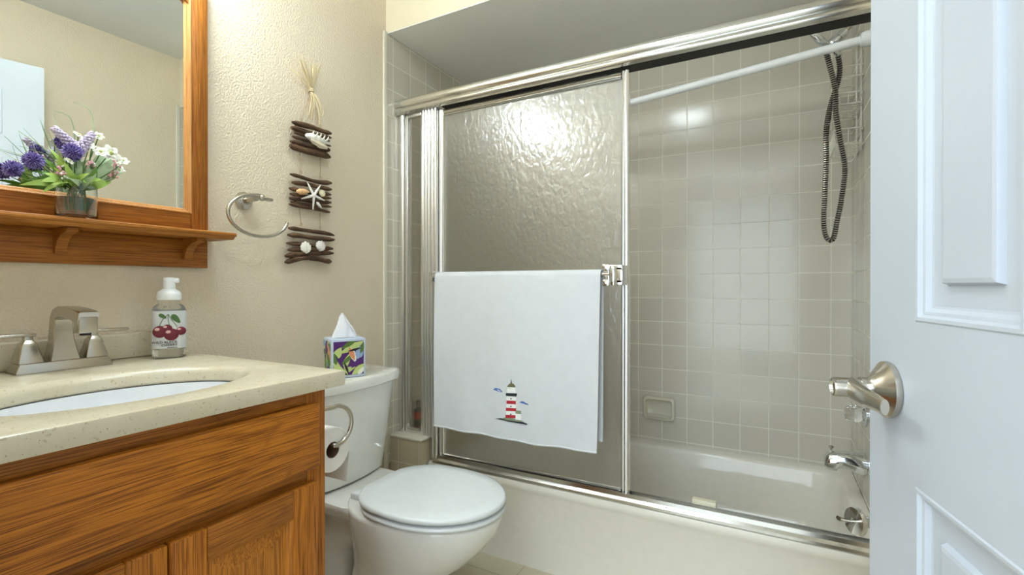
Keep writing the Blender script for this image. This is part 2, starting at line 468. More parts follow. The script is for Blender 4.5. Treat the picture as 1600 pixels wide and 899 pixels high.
# ================================================================== SHOWER ENCLOSURE
YG = 1.612
HZ0, HZ1 = 1.768, 1.830
def enclosure():
    t = thing('shower_enclosure', 'bright aluminium frame of the tub enclosure with header rail, track and narrow fixed pane', 'shower screen', (.5, YG, ZR))
    # header with two rounded ribs
    prof = [(1.652, HZ0 + .010), (1.652, HZ1), (1.585, HZ1)]
    for i in range(7):
        a = PI / 2 + PI * i / 6; prof.append((1.578 + .012 * math.cos(a), HZ1 - .018 + .017 * math.sin(a)))
    prof.append((1.580, HZ1 - .037))
    for i in range(7):
        a = PI / 2 + PI * i / 6; prof.append((1.576 + .008 * math.cos(a), HZ1 - .048 + .0095 * math.sin(a)))
    prof += [(1.588, HZ0 + .002), (1.592, HZ0 + .010)]
    m = MB(); m.loft([[Vector((x, y, z)) for y, z in prof] for x in (TK + .001, WX - TK - .001)])
    m.build('header_rail', M_alux, t, angle=30)
    g = MB(); g.box((TK + .23, 1.596, HZ0 + .003), (WX - TK - .002, 1.648, HZ0 + .011))
    g.build('header_channel_shade', M_dark, t)  # dark strip paints the shade inside the open header channel
    # bottom track on the tub rim
    prof = [(1.585, ZR + .001), (1.585, ZR + .010), (1.593, ZR + .018), (1.594, ZR + .031), (1.598, ZR + .031), (1.599, ZR + .012),
            (1.634, ZR + .012), (1.635, ZR + .026), (1.640, ZR + .026), (1.641, ZR + .001)]
    m = MB(); m.loft([[Vector((x, y, z)) for y, z in prof] for x in (LX + .03, WX - TK - .001)])
    m.build('bottom_track', M_alux, t, angle=30)
    gd = MB().box((1.20, 1.636, ZR + .012), (1.272, 1.662, ZR + .040), bev=.003)
    gd.build('track_guide', plain('cream_plastic', srgb(222, 216, 190), .4), t)['label'] = 'cream plastic guide block clipped in the bottom track'
    # wall jamb, narrow panel, post
    def upright(x0, x1, z0, z1, y0=1.592, y1=1.640, ribs=2):
        m = MB(); n = ribs; w = (x1 - x0)
        pf = [(x0, y1), (x0, y0 + .006)]
        for k in range(n):
            for i in range(7):
                a = PI - PI * i / 6
                pf.append((x0 + w * (k + .5) / n + w / n * .46 * math.cos(a), y0 + .006 - .008 * math.sin(a)))
        pf += [(x1, y0 + .006), (x1, y1)]
        m.loft([[Vector((x, y, z)) for x, y in pf] for z in (z0, z1)]); return m
    upright(TK + .001, .041, LZ + .001, HZ0 + .012, ribs=1).build('wall_jamb', M_alu, t, angle=30)
    upright(WX - TK - .026, WX - TK - .001, ZR + .012, HZ0 + .012, ribs=1).build('wall_jamb', M_alu, t, angle=30)
    upright(.139, .182, LZ + .001, HZ0 + .012, ribs=3).build('panel_post', M_alu, t, angle=30)
    upright(.183, .217, ZR + .012, HZ0 + .012, ribs=2).build('door_jamb', M_alu, t, angle=30)
    nf = MB()
    nf.box((.042, 1.598, LZ + .001), (.058, 1.630, HZ0 + .011), bev=.004); nf.box((.1285, 1.598, LZ + .001), (.138, 1.630, HZ0 + .011), bev=.003)
    nf.box((.058, 1.600, LZ + .001), (.1285, 1.628, LZ + .022), bev=.003); nf.box((.058, 1.600, HZ0 - .012), (.1285, 1.628, HZ0 + .011), bev=.003)
    fr = nf.build('narrow_panel_frame', M_alu, t)
    MB().box((.0585, 1.612, LZ + .0225), (.1280, 1.617, HZ0 - .0125)).build('narrow_panel_glass', M_narrow, fr)
    return t
enclosure()
BX0, BX1, DZ0, DZ1 = .219, 1.004, ZR + .014, HZ0 - .006
BARY, BARZ = 1.546, 1.078
def sliding_door():
    t = thing('shower_door', 'sliding shower door of hammered obscure glass with the white towel over its bar', 'shower door', ((BX0 + BX1) / 2, 1.605, DZ0))
    y0, y1 = 1.600, 1.622; w = .026
    def prof_bar(p0, p1, side, wid, mat, name):
        # p0->p1 centre line along the bar, side = direction across it
        m = MB(); s = Vector(side); fwd = Vector((0, -1, 0))
        pf = [(-wid / 2, -.011), (-wid / 2, .008), (-wid / 2 + .004, .011), (-wid * .12, .012), (0.0, .009), (wid * .1, .008), (wid * .3, .010), (wid / 2 - .002, .007), (wid / 2, .002), (wid / 2, -.011)]
        m.loft([[Vector(p) + s * a + fwd * b for a, b in pf] for p in (p0, p1)])
        return m.build(name, mat, t, angle=28)
    yc = (y0 + y1) / 2
    prof_bar((BX0 + w / 2, yc, DZ0), (BX0 + w / 2, yc, DZ1), (1, 0, 0), w, M_alu, 'stile')
    prof_bar((BX1 - w / 2, yc, DZ0), (BX1 - w / 2, yc, DZ1), (-1, 0, 0), w, M_alu, 'stile')
    prof_bar((BX0 + w + .0005, yc, DZ0 + w / 2), (BX1 - w - .0005, yc, DZ0 + w / 2), (0, 0, 1), w, M_alux, 'rail')
    prof_bar((BX0 + w + .0005, yc, DZ1 - w / 2), (BX1 - w - .0005, yc, DZ1 - w / 2), (0, 0, -1), w, M_alux, 'rail')
    MB().box((BX0 + w + .0005, yc - .002, DZ0 + w + .0005), (BX1 - w - .0005, yc + .003, DZ1 - w - .0005)).build('glass_pane', M_ham, t)
    b = MB(); b.tube([(BX0 + .012, BARY, BARZ), (.985, BARY, BARZ)], .0085, 14)
    bar = b.build('towel_bar', M_chrome, t)
    # chrome bracket at the right end: arms, plate, round barrel and two clips
    k = MB()
    for dz in (.022, -.028):
        k.box((.936, BARY - .014, BARZ + dz - .010), (.957, BARY - .002, BARZ + dz + .010), bev=.002)
        k.lathe([(0, 0), (.0055, 0), (.0055, .003), (0, .004)], 12, M=zframe((.946, BARY - .014, BARZ + dz), (0, -1, 0)), caps=(False, False))
        k.box((.955, BARY - .010, BARZ + dz - .008), (1.000, BARY + .006, BARZ + dz + .008), bev=.002)
        k.box((.984, BARY + .004, BARZ + dz - .008), (1.000, 1.604, BARZ + dz + .008), bev=.002)
    k.box((.938, BARY - .006, BARZ - .024), (.960, BARY + .004, BARZ + .016), bev=.002)
    k.lathe([(0, -.034), (.013, -.034), (.015, -.028), (.015, .022), (.013, .028), (0, .028)], 20, M=Matrix.Translation((.970, BARY - .002, BARZ - .003)), caps=(False, False))
    k.box((.980, BARY - .010, BARZ - .030), (1.002, 1.602, BARZ + .024), bev=.003)
    k.build('bar_bracket', M_chrome, bar)
    k2 = MB().box((BX0 + .002, BARY - .008, BARZ - .02), (BX0 + .018, 1.602, BARZ + .02), bev=.003)
    k2.build('bar_bracket', M_chrome, bar)
    return t
sliding_door()

# ------------------------------------------------------------------ towel over the bar
TX0, TX1 = .256, .930
def towel_y(u, s):
    """front-sheet depth offset; u 0..1 across, s 0..1 down"""
    return -(.0065 * math.sin(u * 11 + .6) * s ** .7 + .0042 * math.sin(u * 27 + 1.2 + s) * s ** .6 + .004 * math.sin(u * 7 + 5 * s) * s + .010 * s * s * (u > .8) * (u - .8) * 3
             + .012 * max(0, u - .72) * s + .012 * s)
def towel_pt(u, s):
    z = BARZ + .0115 - s * (.600 + .004 * math.sin(3 * u) + .0 * u)
    x = TX0 + (TX1 - TX0) * u - .014 * s * (u - .35)
    return Vector((x, BARY - .0125 + towel_y(u, s), z))
def towel():
    nu, ns = 56, 44; th = .0045
    def sheet(off):
        rows = []
        # back sheet (short side hidden), over the bar, then down the front
        for k in range(16):
            s = 1 - k / 16
            rows.append([Vector((TX0 + .004 + (TX1 - .002 - TX0) * u - .004 * s, BARY + .0125 + .004 * s + .003 * s * math.sin(u * 11) + (-off), BARZ - s * .56)) for u in [i / nu for i in range(nu + 1)]])
        for k in range(9):
            a = PI * k / 8
            rr = .0125 + off * 1.0
            rows.append([Vector((TX0 + (TX1 - TX0) * u, BARY + (rr) * math.cos(a), BARZ + (rr) * math.sin(a))) for u in [i / nu for i in range(nu + 1)]])
        for k in range(1, ns + 1):
            s = k / ns
            row = []
            for i in range(nu + 1):
                u = i / nu; p = towel_pt(u, s); p.y -= off; row.append(p)
            rows.append(row)
        return rows
    A = sheet(0.0); B = sheet(th)
    # back rows: thicken outward (+y)
    for r in range(16):
        for i in range(nu + 1):
            B[r][i].y = A[r][i].y + th
    rings = []
    for a, b in zip(A, B): rings.append(a + b[::-1])
    m = MB(); m.loft(rings, 0, (True, True))
    # woven hem along the lower edge
    o = m.build('hand_towel', M_towel, None, loc=((TX0 + TX1) / 2, BARY, BARZ), angle=60)
    tag(o, 'white terry towel with embroidered lighthouse, folded over the shower door bar', 'towel')
    hem = MB(); pts = [towel_pt(i / 40, .994) + Vector((0, -th - .0006, 0)) for i in range(41)]
    pts2 = [towel_pt(i / 40, .972) + Vector((0, -th - .0006, 0)) for i in range(41)]
    hem.tube([p + Vector((0, .001, 0)) for p in pts], .0032, 6, caps=True)
    hem.build('hem', M_towel, o)
    # embroidery sits on the cloth: (x right, z up) in metres about the lighthouse foot
    cu = at(803, 657, 1, 1.535)
    def on_cloth(px, py):
        p = at(px, py, 1, 1.532); u = (p.x - TX0) / (TX1 - TX0); s = (BARZ + .0115 - p.z) / .613
        q = towel_pt(u, s)
        return Vector((p.x, q.y - th, p.z))
    def emb(name, shapes, mats, lab=None):
        m = MB()
        for k, (poly, mi) in enumerate(shapes):
            lift = .0008 + .00035 * (k % 5)
            f = [on_cloth(*q) + Vector((0, -lift, 0)) for q in poly]; b = [on_cloth(*q) + Vector((0, .001, 0)) for q in poly]
            m.loft([b, f], mi)
        e = m.build(name, mats, o)
        if lab: e['label'] = lab
    red = fabric('red_thread', srgb(178, 26, 44)); wht = fabric('white_thread', srgb(240, 240, 236)); olive = fabric('olive_thread', srgb(104, 104, 72))
    blk = fabric('black_thread', srgb(34, 36, 40)); blu = fabric('blue_thread', srgb(72, 104, 176)); grn = fabric('grey_green_thread', srgb(136, 146, 116))
    def q(x, y): return (750 + x / 8.99, 580 + y / 8.99)
    def rect(x0, y0, x1, y1, sl=.10): return [q(x0, y0), q(x1, y0 + (x1 - x0) * sl), q(x1, y1 + (x1 - x0) * sl), q(x0, y1)]
    sh = []
    sh.append((rect(400, 340, 530, 640), 1))
    for y0, y1, x0, x1 in ((402, 448, 402, 530), (503, 545, 396, 535), (600, 640, 392, 528)): sh.append((rect(x0, y0, x1, y1, .06), 0))
    sh.append(([q(392, 300), q(545, 306), q(538, 346), q(396, 338)], 3))
    for i in range(4): sh.append((rect(412 + i * 32, 306, 428 + i * 32, 326, .05), 1))
    sh.append(([q(410, 215), q(525, 222), q(525, 300), q(410, 296)], 1))
    for x in (410, 438, 482, 512): sh.append((rect(x, 222, x + 12, 300, .0), 3))
    sh.append(([q(405, 232), q(412, 200), q(430, 178), q(458, 160), q(492, 170), q(515, 196), q(524, 238)], 2))
    sh.append(([q(452, 165), q(461, 100), q(470, 165)], 3))
    for y in (372, 478, 585): sh.append((rect(455, y, 472, y + 16, 0), 3))
    sh.append((rect(530, 585, 610, 668, .08), 1)); sh.append((rect(526, 540, 606, 586, .08), 5)); sh.append((rect(592, 612, 606, 668, .05), 2)); sh.append((rect(542, 606, 570, 622, .05), 0))
    sh.append(([q(360, 640), q(430, 632), q(540, 668), q(650, 690), q(560, 706), q(350, 668)], 5))
    sh.append(([q(250, 655), q(330, 648), q(450, 676), q(560, 694), q(640, 700), q(712, 724), q(690, 734), q(560, 716), q(430, 694), q(330, 668)], 3))
    emb('lighthouse_embroidery', sh, [red, wht, olive, blk, blu, grn], 'lighthouse with red and white bands embroidered on the towel')
    emb('cloud_embroidery', [([q(200, 258), q(225, 235), q(255, 232), q(278, 242), q(300, 240), q(325, 265), q(345, 288), q(300, 284), q(250, 270)], 0)], [blu], 'small blue cloud stitched left of the lighthouse')
    emb('cloud_embroidery', [([q(582, 432), q(605, 412), q(640, 415), q(665, 430), q(700, 440), q(722, 462), q(680, 456), q(630, 444)], 0)], [blu], 'small blue cloud stitched right of the lighthouse')
towel()

# ================================================================== TOILET
TY = 1.175
def outline(xb, xf, hw, hb, z, n=40, cx=None):
    """seat/bowl plan: straight back at xb with half width hb, widest hw, round front xf"""
    out = []; xm = xb + (xf - xb) * .46
    for i in range(n):
        a = 2 * PI * i / n
        c, s = math.cos(a), math.sin(a)
        if c >= 0: x = xm + (xf - xm) * c; y = hw * s
        else:
            e = abs(c) ** .55
            x = xm - (xm - xb) * min(1.0, e * 1.06); 
            y = hw * math.copysign(abs(s) ** .75, s)
            y = max(-hw, min(hw, y)) * (1 - (1 - hb / hw) * min(1, e) ** 3)
        out.append(Vector((x, TY + y, z)))
    return out
def toilet():
    t = thing('toilet', 'white two piece toilet with closed round lid, between the vanity and the tub', 'toilet', (.30, TY, 0))
    # tank: tapered, bowed front
    def tank_ring(z, xf, hy, bow, xb=.012):
        pts = [Vector((xb, TY - hy, z))]
        n = 14
        for i in range(n + 1):
            u = -1 + 2 * i / n
            x = xf + bow * (1 - u * u)
            yy = hy * u
            if abs(u) > .99: x -= .012
            pts.append(Vector((x, TY + yy, z)))
        pts.append(Vector((xb, TY + hy, z)))
        return pts
    m = MB(); m.loft([tank_ring(.375, .150, .160, .026), tank_ring(.383, .160, .172, .030), tank_ring(.42, .165, .178, .032), tank_ring(.55, .175, .192, .034), tank_ring(.694, .187, .206, .034)])
    m.build('tank', M_porc, t, angle=40)
    m = MB(); m.loft([tank_ring(.695, .194, .214, .034, .008), tank_ring(.700, .201, .221, .034, .006), tank_ring(.722, .203, .223, .034, .006), tank_ring(.731, .199, .219, .034, .008), tank_ring(.734, .190, .210, .033, .012)])
    m.build('tank_lid', M_porc, t, angle=40)
    # bowl
    m = MB()
    R = []
    for z, xb, xf, hw, hb in ((0.0, .165, .545, .112, .10), (.012, .165, .548, .113, .10), (.05, .19, .535, .100, .09), (.11, .23, .535, .098, .08), (.17, .245, .565, .112, .08), (.23, .25, .645, .138, .09),
                              (.29, .25, .702, .162, .10), (.335, .25, .733, .173, .11), (.365, .25, .743, .177, .12), (.374, .25, .743, .176, .12), (.378, .255, .737, .171, .115)):
        R.append(outline(xb, xf, hw, hb, z))
    m.loft(R)
    # deck under the tank
    m.loft([rrect(.03, .30, TY - .10, TY + .10, .03, .300), rrect(.02, .33, TY - .135, TY + .135, .035, .335), rrect(.02, .335, TY - .15, TY + .15, .04, .362), rrect(.024, .33, TY - .148, TY + .148, .04, .374)])
    # trapway hump on the foot
    P = smooth_path([(.47, TY, .20), (.36, TY, .27), (.245, TY, .285), (.155, TY, .22), (.135, TY, .12), (.150, TY, .02)], 6)
    m.tube(P, [.070 + .018 * math.sin(PI * i / (len(P) - 1)) for i in range(len(P))], 18, up=(0, 1, 0), flat=1.12)
    m.build('bowl', M_porc, t, angle=60)
    for sx in (-1, 1):
        MB().lathe([(.017, .0), (.017, .006), (.013, .014), (.006, .018), (0, .0185)], 16, M=Matrix.Translation((.30, TY + sx * .118, .002)), caps=(True, False)).build('bolt_cap', M_porc, t)
    # seat ring, lid, hinges
    def slab(z0, z1, xb, xf, hw, hb, r=.006, dome=0):
        rr = [outline(xb + r, xf - r, hw - r, hb - r, z0), outline(xb + r * .3, xf - r * .3, hw - r * .3, hb - r * .3, z0 + r * .4), outline(xb, xf, hw, hb, z0 + r), outline(xb, xf, hw, hb, z1 - r), outline(xb + r * .3, xf - r * .3, hw - r * .3, hb - r * .3, z1 - r * .35), outline(xb + r, xf - r, hw - r, hb - r, z1)]
        if dome:
            for f in (.8, .55, .3, .1):
                cx = (xb + xf) / 2
                rr.append([Vector((cx + (p.x - cx) * f, TY + (p.y - TY) * f, z1 + dome * (1 - f * f))) for p in outline(xb + r, xf - r, hw - r, hb - r, z1)])
        m = MB(); m.loft(rr); return m
    slab(.3835, .3970, .318, .752, .185, .135).build('seat', M_seat, t, angle=50)
    slab(.4035, .4215, .313, .752, .187, .14, .007, .004).build('seat_lid', M_seat, t, angle=50)
    for sy in (-1, 1):
        h = MB(); h.box((.270, TY + sy * .075 - .022, .374), (.312, TY + sy * .075 + .022, .398), bev=.006, seg=3); h.build('hinge', M_seat, t)
    return t
toilet()

# ================================================================== VANITY
VY0, VY1, VX = .128, .705, .598
CY0, CY1, CXF = .104, .738, .622
def vanity():
    t = thing('vanity_cabinet', 'honey oak vanity cabinet under the cream counter, with false drawer front and two doors', 'cabinet', (.30, .42, 0))
    zt = ZCT - .033
    b = MB(); b.box((.004, VY0, .10), (VX - .019, VY1, .112)); b.box((.004, VY0, .0), (VX - .02, VY0 + .018, zt)); b.box((.004, VY1 - .018, 0), (VX - .02, VY1, zt))
    b.box((.004, VY0 + .018, .112), (.016, VY1 - .018, zt)); b.box((VX - .09, VY0 + .018, 0), (VX - .075, VY1 - .018, .10))
    b.build('carcass', M_ocab, t)
    st = .045
    def piece(lo, hi, bev, name, mat, par=t): return MB().box(lo, hi, bev=bev).build(name, mat, par)
    piece((VX - .0195, VY0, .10), (VX, VY0 + st, zt), .001, 'face_frame_stile', M_ocab); piece((VX - .0195, VY1 - st, .0), (VX, VY1, zt), .001, 'face_frame_stile', M_ocab)
    piece((VX - .0195, VY0 + st, zt - .04), (VX - .0005, VY1 - st, zt), .0008, 'face_frame_rail', M_orail); piece((VX - .0195, VY0 + st, .625), (VX - .0005, VY1 - st, .690), .0008, 'face_frame_rail', M_orail); piece((VX - .0195, VY0 + st, .10), (VX - .0005, VY1 - st, .15), .0008, 'face_frame_rail', M_orail)
    # false drawer front with eased edges
    d = MB(); d.box((VX + .0008, VY0 + .02, .671), (VX + .019, VY1 - .026, .802), bev=.006, seg=3)
    d.build('drawer_front', M_ofront, t)
    # two raised-panel doors
    ymid = .398
    for y0, y1 in ((VY0 + .02, ymid - .0018), (ymid + .0018, VY1 - .034)):
        z0, z1 = .125, .645; w = .055
        door = MB().box((VX + .0008, y0 + .001, z0 + .001), (VX + .005, y1 - .001, z1 - .001)).build('door', M_ocab, t)
        for lo, hi in (((VX + .0052, y0, z0), (VX + .019, y0 + w, z1)), ((VX + .0052, y1 - w, z0), (VX + .019, y1, z1))): piece(lo, hi, .003, 'door_stile', M_ocab, door)
        for lo, hi in (((VX + .0052, y0 + w, z0), (VX + .0188, y1 - w, z0 + w)), ((VX + .0052, y0 + w, z1 - w), (VX + .0188, y1 - w, z1))): piece(lo, hi, .0025, 'door_rail', M_orail, door)
        p = MB(); a, b2, c, dd = y0 + w, y1 - w, z0 + w, z1 - w
        def ring(i, x): return [Vector((x, a + i, c + i)), Vector((x, b2 - i, c + i)), Vector((x, b2 - i, dd - i)), Vector((x, a + i, dd - i))]
        p.loft([ring(0.0002, VX + .0052), ring(.0002, VX + .016), ring(.006, VX + .011), ring(.009, VX + .007), ring(.013, VX + .007), ring(.036, VX + .013), ring(.040, VX + .0135)])
        p.build('door_panel', M_opanel, door, angle=20)
        k = MB(); ky = y0 + .028 if y0 > .3 else y1 - .028
        k.lathe([(0, .0), (.008, .0), (.006, .010), (.009, .014), (.015, .019), (.013, .026), (0, .028)], 18, M=zframe((VX + .019, ky, .45), (1, 0, 0)), caps=(True, False))
        k.build('knob', M_nickel, door)
    return t
vanity()
SX, SY, SA, SB = .385, .43, .150, .212     # sink centre and half axes (x, y)
def counter():
    t = thing('countertop', 'speckled cream vanity counter with low backsplash and an oval sink cut-out', 'countertop', (.31, .42, ZCT - .033))
    n = 64
    z1 = ZCT; z0 = ZCT - .032
    def el(f, z, dx=0): return [Vector((SX + (SA + f) * math.cos(2 * PI * i / n), SY + (SB + f) * math.sin(2 * PI * i / n), z)) for i in range(n)]
    def rectring(i, z):
        # project ellipse angles on the rectangle, keeping corners
        x0, x1, y0, y1 = .003 + i * 0, CXF - i, CY0 + i * .0, CY1 - i
        out = []
        for k in range(n):
            a = 2 * PI * k / n; dx = math.cos(a) * SA; dy = math.sin(a) * SB
            tx = ((x1 - SX) / dx if dx > 1e-6 else (x0 - SX) / dx if dx < -1e-6 else 1e9)
            ty = ((y1 - SY) / dy if dy > 1e-6 else (y0 - SY) / dy if dy < -1e-6 else 1e9)
            s = min(tx, ty); out.append(Vector((SX + dx * s, SY + dy * s, z)))
        for cx, cy in ((x0, y0), (x0, y1), (x1, y0), (x1, y1)):
            k = min(range(n), key=lambda q: (out[q] - Vector((cx, cy, z))).length); out[k] = Vector((cx, cy, z))
        return out
    m = MB()
    m.loft([el(.004, z0), rectring(.002, z0), rectring(0, z0 + .004), rectring(0, z1 - .004), rectring(.0015, z1 - .0012), rectring(.005, z1), el(.020, z1), el(.014, z1 - .0015), el(.007, z1 - .006), el(.002, z1 - .014), el(0, z0 + .004), el(.004, z0)], 0, (False, False))
    m.build('slab', M_counter, t, angle=30)
    s = MB(); s.box((.0015, CY0, z1 + .0005), (.021, CY1 - .02, z1 + .062), bev=.005, seg=3)
    s.build('backsplash', M_splash, t)
    return t
counter()
def sink():
    t = thing('sink_basin', 'white oval sink basin mounted under the cream counter', 'sink', (SX, SY, ZCT - .17))
    n = 64; m = MB()
    def el(f, z, o=0): return [Vector((SX + (SA + o) * f * math.cos(2 * PI * i / n), SY + (SB + o) * f * math.sin(2 * PI * i / n), z)) for i in range(n)]
    zt = ZCT - .0335
    m.loft([el(1, zt, .016), el(1, zt, -.0005), el(.985, zt - .012), el(.94, zt - .045), el(.84, zt - .085), el(.66, zt - .115), el(.4, zt - .130), el(.12, zt - .134), el(.12, zt - .142), el(.42, zt - .139), el(.70, zt - .123), el(.88, zt - .092), el(.99, zt - .05), el(1, zt - .012, .008), el(1, zt - .008, .016), el(1, zt, .016)], 0, (False, False))
    m.build('bowl', plain('sink_white', srgb(238, 241, 246), .08), t, angle=50)
    MB().lathe([(.0, zt - .137), (.018, zt - .137), (.022, zt - .1325), (.0245, zt - .1335), (.0245, zt - .1415), (0, zt - .1415)], 24, M=Matrix.Translation((SX, SY, 0)), caps=(False, False)).build('drain', M_nickel, t)
sink()
FY = .456
def faucet():
    t = thing('faucet', 'brushed nickel two handle faucet with flared square body behind the sink', 'faucet', (.072, FY, ZCT))
    def sq(cx, cy, hx, hy, z, r=.003): return rrect(cx - hx, cx + hx, cy - hy, cy + hy, r, z, 3)
    m = MB(); bx = .071
    m.loft([sq(bx, FY, .0285, .081, ZCT + .0005), sq(bx, FY, .0285, .081, ZCT + .004), sq(bx, FY, .024, .0745, ZCT + .020), sq(bx, FY, .022, .0725, ZCT + .0215)])
    m.build('base_plate', M_nickel, t, angle=25)
    # spout column then arch
    z0 = ZCT + .0215
    secs = [(.070, 0.000, 90, .0255, .021), (.069, .020, 90, .0215, .0185), (.068, .045, 90, .0175, .0160), (.067, .072, 90, .0160, .0145), (.069, .088, 80, .0155, .0145), (.077, .099, 45, .0150, .0140), (.092, .1035, 12, .0150, .0120), (.118, .1035, -3, .0155, .0115), (.150, .1005, -10, .016, .0120), (.182, .0950, -14, .0168, .0135), (.196, .0915, -17, .0168, .0138)]
    m = MB(); R = []
    for x, z, ang, hy, ht in secs:
        a = math.radians(ang); tx, tz = math.cos(a), math.sin(a); nx, nz = -tz, tx
        ring = []
        for y, k in ((-hy + .002, -1), (hy - .002, -1), (hy, -.85), (hy, .85), (hy - .002, 1), (-hy + .002, 1), (-hy, .85), (-hy, -.85)):
            ring.append(Vector((x + nx * ht * k, FY + y, z0 + z + nz * ht * k)))
        R.append(ring)
    m.loft(R)
    # spout mouth pointing down
    m.loft([sq(.182, FY, .0135, .0155, z0 + .062), sq(.183, FY, .0138, .0160, z0 + .070), sq(.184, FY, .0135, .0160, z0 + .095)])
    sp = m.build('spout', M_nickel, t, angle=25)
    MB().lathe([(.0, .0), (.0095, 0), (.0095, .006), (0, .006)], 16, M=Matrix.Translation((.182, FY, z0 + .057)), caps=(False, False)).build('aerator', M_dark, sp)
    for s in (-1, 1):
        hy = FY + s * .055
        m = MB()
        m.loft([sq(bx, hy, .0215, .0200, z0), sq(bx, hy, .0205, .0190, z0 + .007), sq(bx, hy, .0165, .0155, z0 + .022), sq(bx, hy, .0135, .0125, z0 + .037), sq(bx, hy, .0115, .0105, z0 + .041), sq(bx, hy, .0080, .0075, z0 + .046), sq(bx, hy, .0075, .0070, z0 + .054)])
        h = m.build('handle', M_nickel, t, angle=25)
        l = MB(); ya, yb = sorted((hy - s * .012, hy + s * .066))
        l.box((bx - .010, ya, z0 + .0535), (bx + .010, yb, z0 + .0605), bev=.0028, seg=3)
        l.build('lever', M_nickel, h)
faucet()

# ================================================================== SOAP BOTTLE
def soap():
    c = Vector((.092, .657, ZCT + .001)); toc = Vector((CAM.x - c.x, CAM.y - c.y, 0)).normalized()
    rt = Vector((-toc.y, toc.x, 0))            # to the right as seen from the sink side
    M = frame(c, rt, (0, 0, 1))                # local x right, y up, z toward the viewer
    B = Matrix(((rt.x, toc.x, 0, c.x), (rt.y, toc.y, 0, c.y), (0, 0, 1, c.z), (0, 0, 0, 1)))
    t = thing('soap_bottle', 'clear foaming soap bottle with cherry label and white pump, on the counter by the backsplash', 'soap bottle', c)
    def rr(hx, hy, z, r): return rrect(-hx, hx, -hy, hy, r, z, 6)
    m = MB(); m.loft([rr(.033, .020, 0, .018), rr(.0355, .0225, .003, .020), rr(.0355, .0225, .060, .020), rr(.0355, .0225, .118, .020), rr(.033, .021, .126, .019), rr(.029, .020, .130, .0195), rr(.0225, .0195, .134, .019), rr(.0225, .0195, .144, .019)], M=B)
    m.build('bottle', M_bottle, t, angle=40)
    m = MB(); m.loft([rr(.031, .0185, .004, .017), rr(.033, .0205, .008, .019), rr(.033, .0205, .021, .019)], M=B)
    m.build('liquid_soap', glassy('clear_soap', (.95, .93, .93, 1), .05, 1.34), t)
    # printed label wrapped on the front
    lab = MB(); lab.loft([rr(.0360, .0230, .024, .020), rr(.0360, .0230, .117, .020)], 0, (False, False), M=B)
    lab = lab.build('label', NT('frosted_label').set(Base_Color=srgb(226, 230, 234), Roughness=.4, Alpha=.82).mat, t, fix=False)
    def disc(mb, cx, cy, r, mat, d=.0235, sx=1.0, bulge=.003):
        mb.sphere((cx, cy, d), r, mat, 20, (sx, 1, bulge / r), M=M)
    ch = MB()
    for cx, cy, r, k in ((-.0185, .066, .0150, 0), (.0040, .0585, .0155, 1), (.0245, .0665, .0105, 2), (-.004, .073, .0110, 3)):
        disc(ch, cx, cy, r, 0, .0228 - .0006 * (k == 3))
        disc(ch, cx - r * .38, cy + r * .42, r * .26, 1, .0250, 1.4, .0015)
    cherry = plain('cherry_print', srgb(110, 18, 40), .35); hl = plain('cherry_highlight_print', srgb(222, 176, 176), .4)
    ch.build('cherry_print', [cherry, hl], lab)
    lf = MB()
    for cx, cy, L, w, ang in ((-.013, .104, .010, .0045, -35), (.014, .097, .015, .0062, -52)):
        a = math.radians(ang); pts = []
        for i in range(16):
            b = 2 * PI * i / 16; x = L * math.cos(b) * .9; y = w * math.sin(b) * (1 - .35 * math.cos(b)); pts.append((cx + x * math.cos(a) - y * math.sin(a), cy + x * math.sin(a) + y * math.cos(a)))
        lf.prism(pts, .0228, .0238, 0, M)
    for p, q2 in (((-.002, .109), (-.020, .080)), ((-.002, .109), (.002, .074)), ((-.002, .109), (.016, .078))):
        lf.tube([M @ Vector((p[0], p[1], .0236)), M @ Vector(((p[0] + q2[0]) / 2 - .002, (p[1] + q2[1]) / 2 + .002, .0238)), M @ Vector((q2[0], q2[1], .0236))], .0006, 6)
    lf.build('leaf_print', plain('leaf_print_green', srgb(74, 110, 58), .5), lab)
    dk = plain('label_ink', srgb(40, 36, 44), .5)
    def text(body, x, y, size, name):
        cu = bpy.data.curves.new(name, 'FONT'); cu.body = body; cu.size = size; cu.align_x = 'RIGHT'; cu.extrude = .0002; cu.space_character = 1.12
        cu.offset = size * .018
        ob = bpy.data.objects.new(name, cu); COL.objects.link(ob)
        dg = bpy.context.evaluated_depsgraph_get(); me = bpy.data.meshes.new_from_object(ob.evaluated_get(dg))
        COL.objects.unlink(ob); bpy.data.objects.remove(ob)
        mb = MB(); mb.add([v.co for v in me.vertices], [list(p.vertices) for p in me.polygons], 0, M @ Matrix.Translation((x, y, .0236)))
        return mb.build(name, dk, lab, fix=False)
    text('WILD BLACK', .0165, .0372, .0080, 'label_text'); text('CHERRY', .0165, .0300, .0080, 'label_text')
    ln = MB(); ln.box((-.004, .0255, .0234), (.0165, .0265, .0238), M=M); ln.build('label_rule', dk, lab)
    # pump
    wp = plain('white_pump_plastic', srgb(240, 243, 245), .3)
    m = MB(); m.lathe([(.0, .144), (.0255, .144), (.0262, .147), (.0262, .157), (.0240, .164), (.0170, .169), (.0135, .171), (.0130, .190), (.0128, .197), (.0105, .200), (0, .201)], 28, M=B, caps=(True, False))
    pump = m.build('pump', wp, t)
    m = MB(); m.box((-.012, -.009, .186), (.0215, .009, .199), bev=.004, seg=3, M=B); m.build('pump_nozzle', wp, pump)
soap()

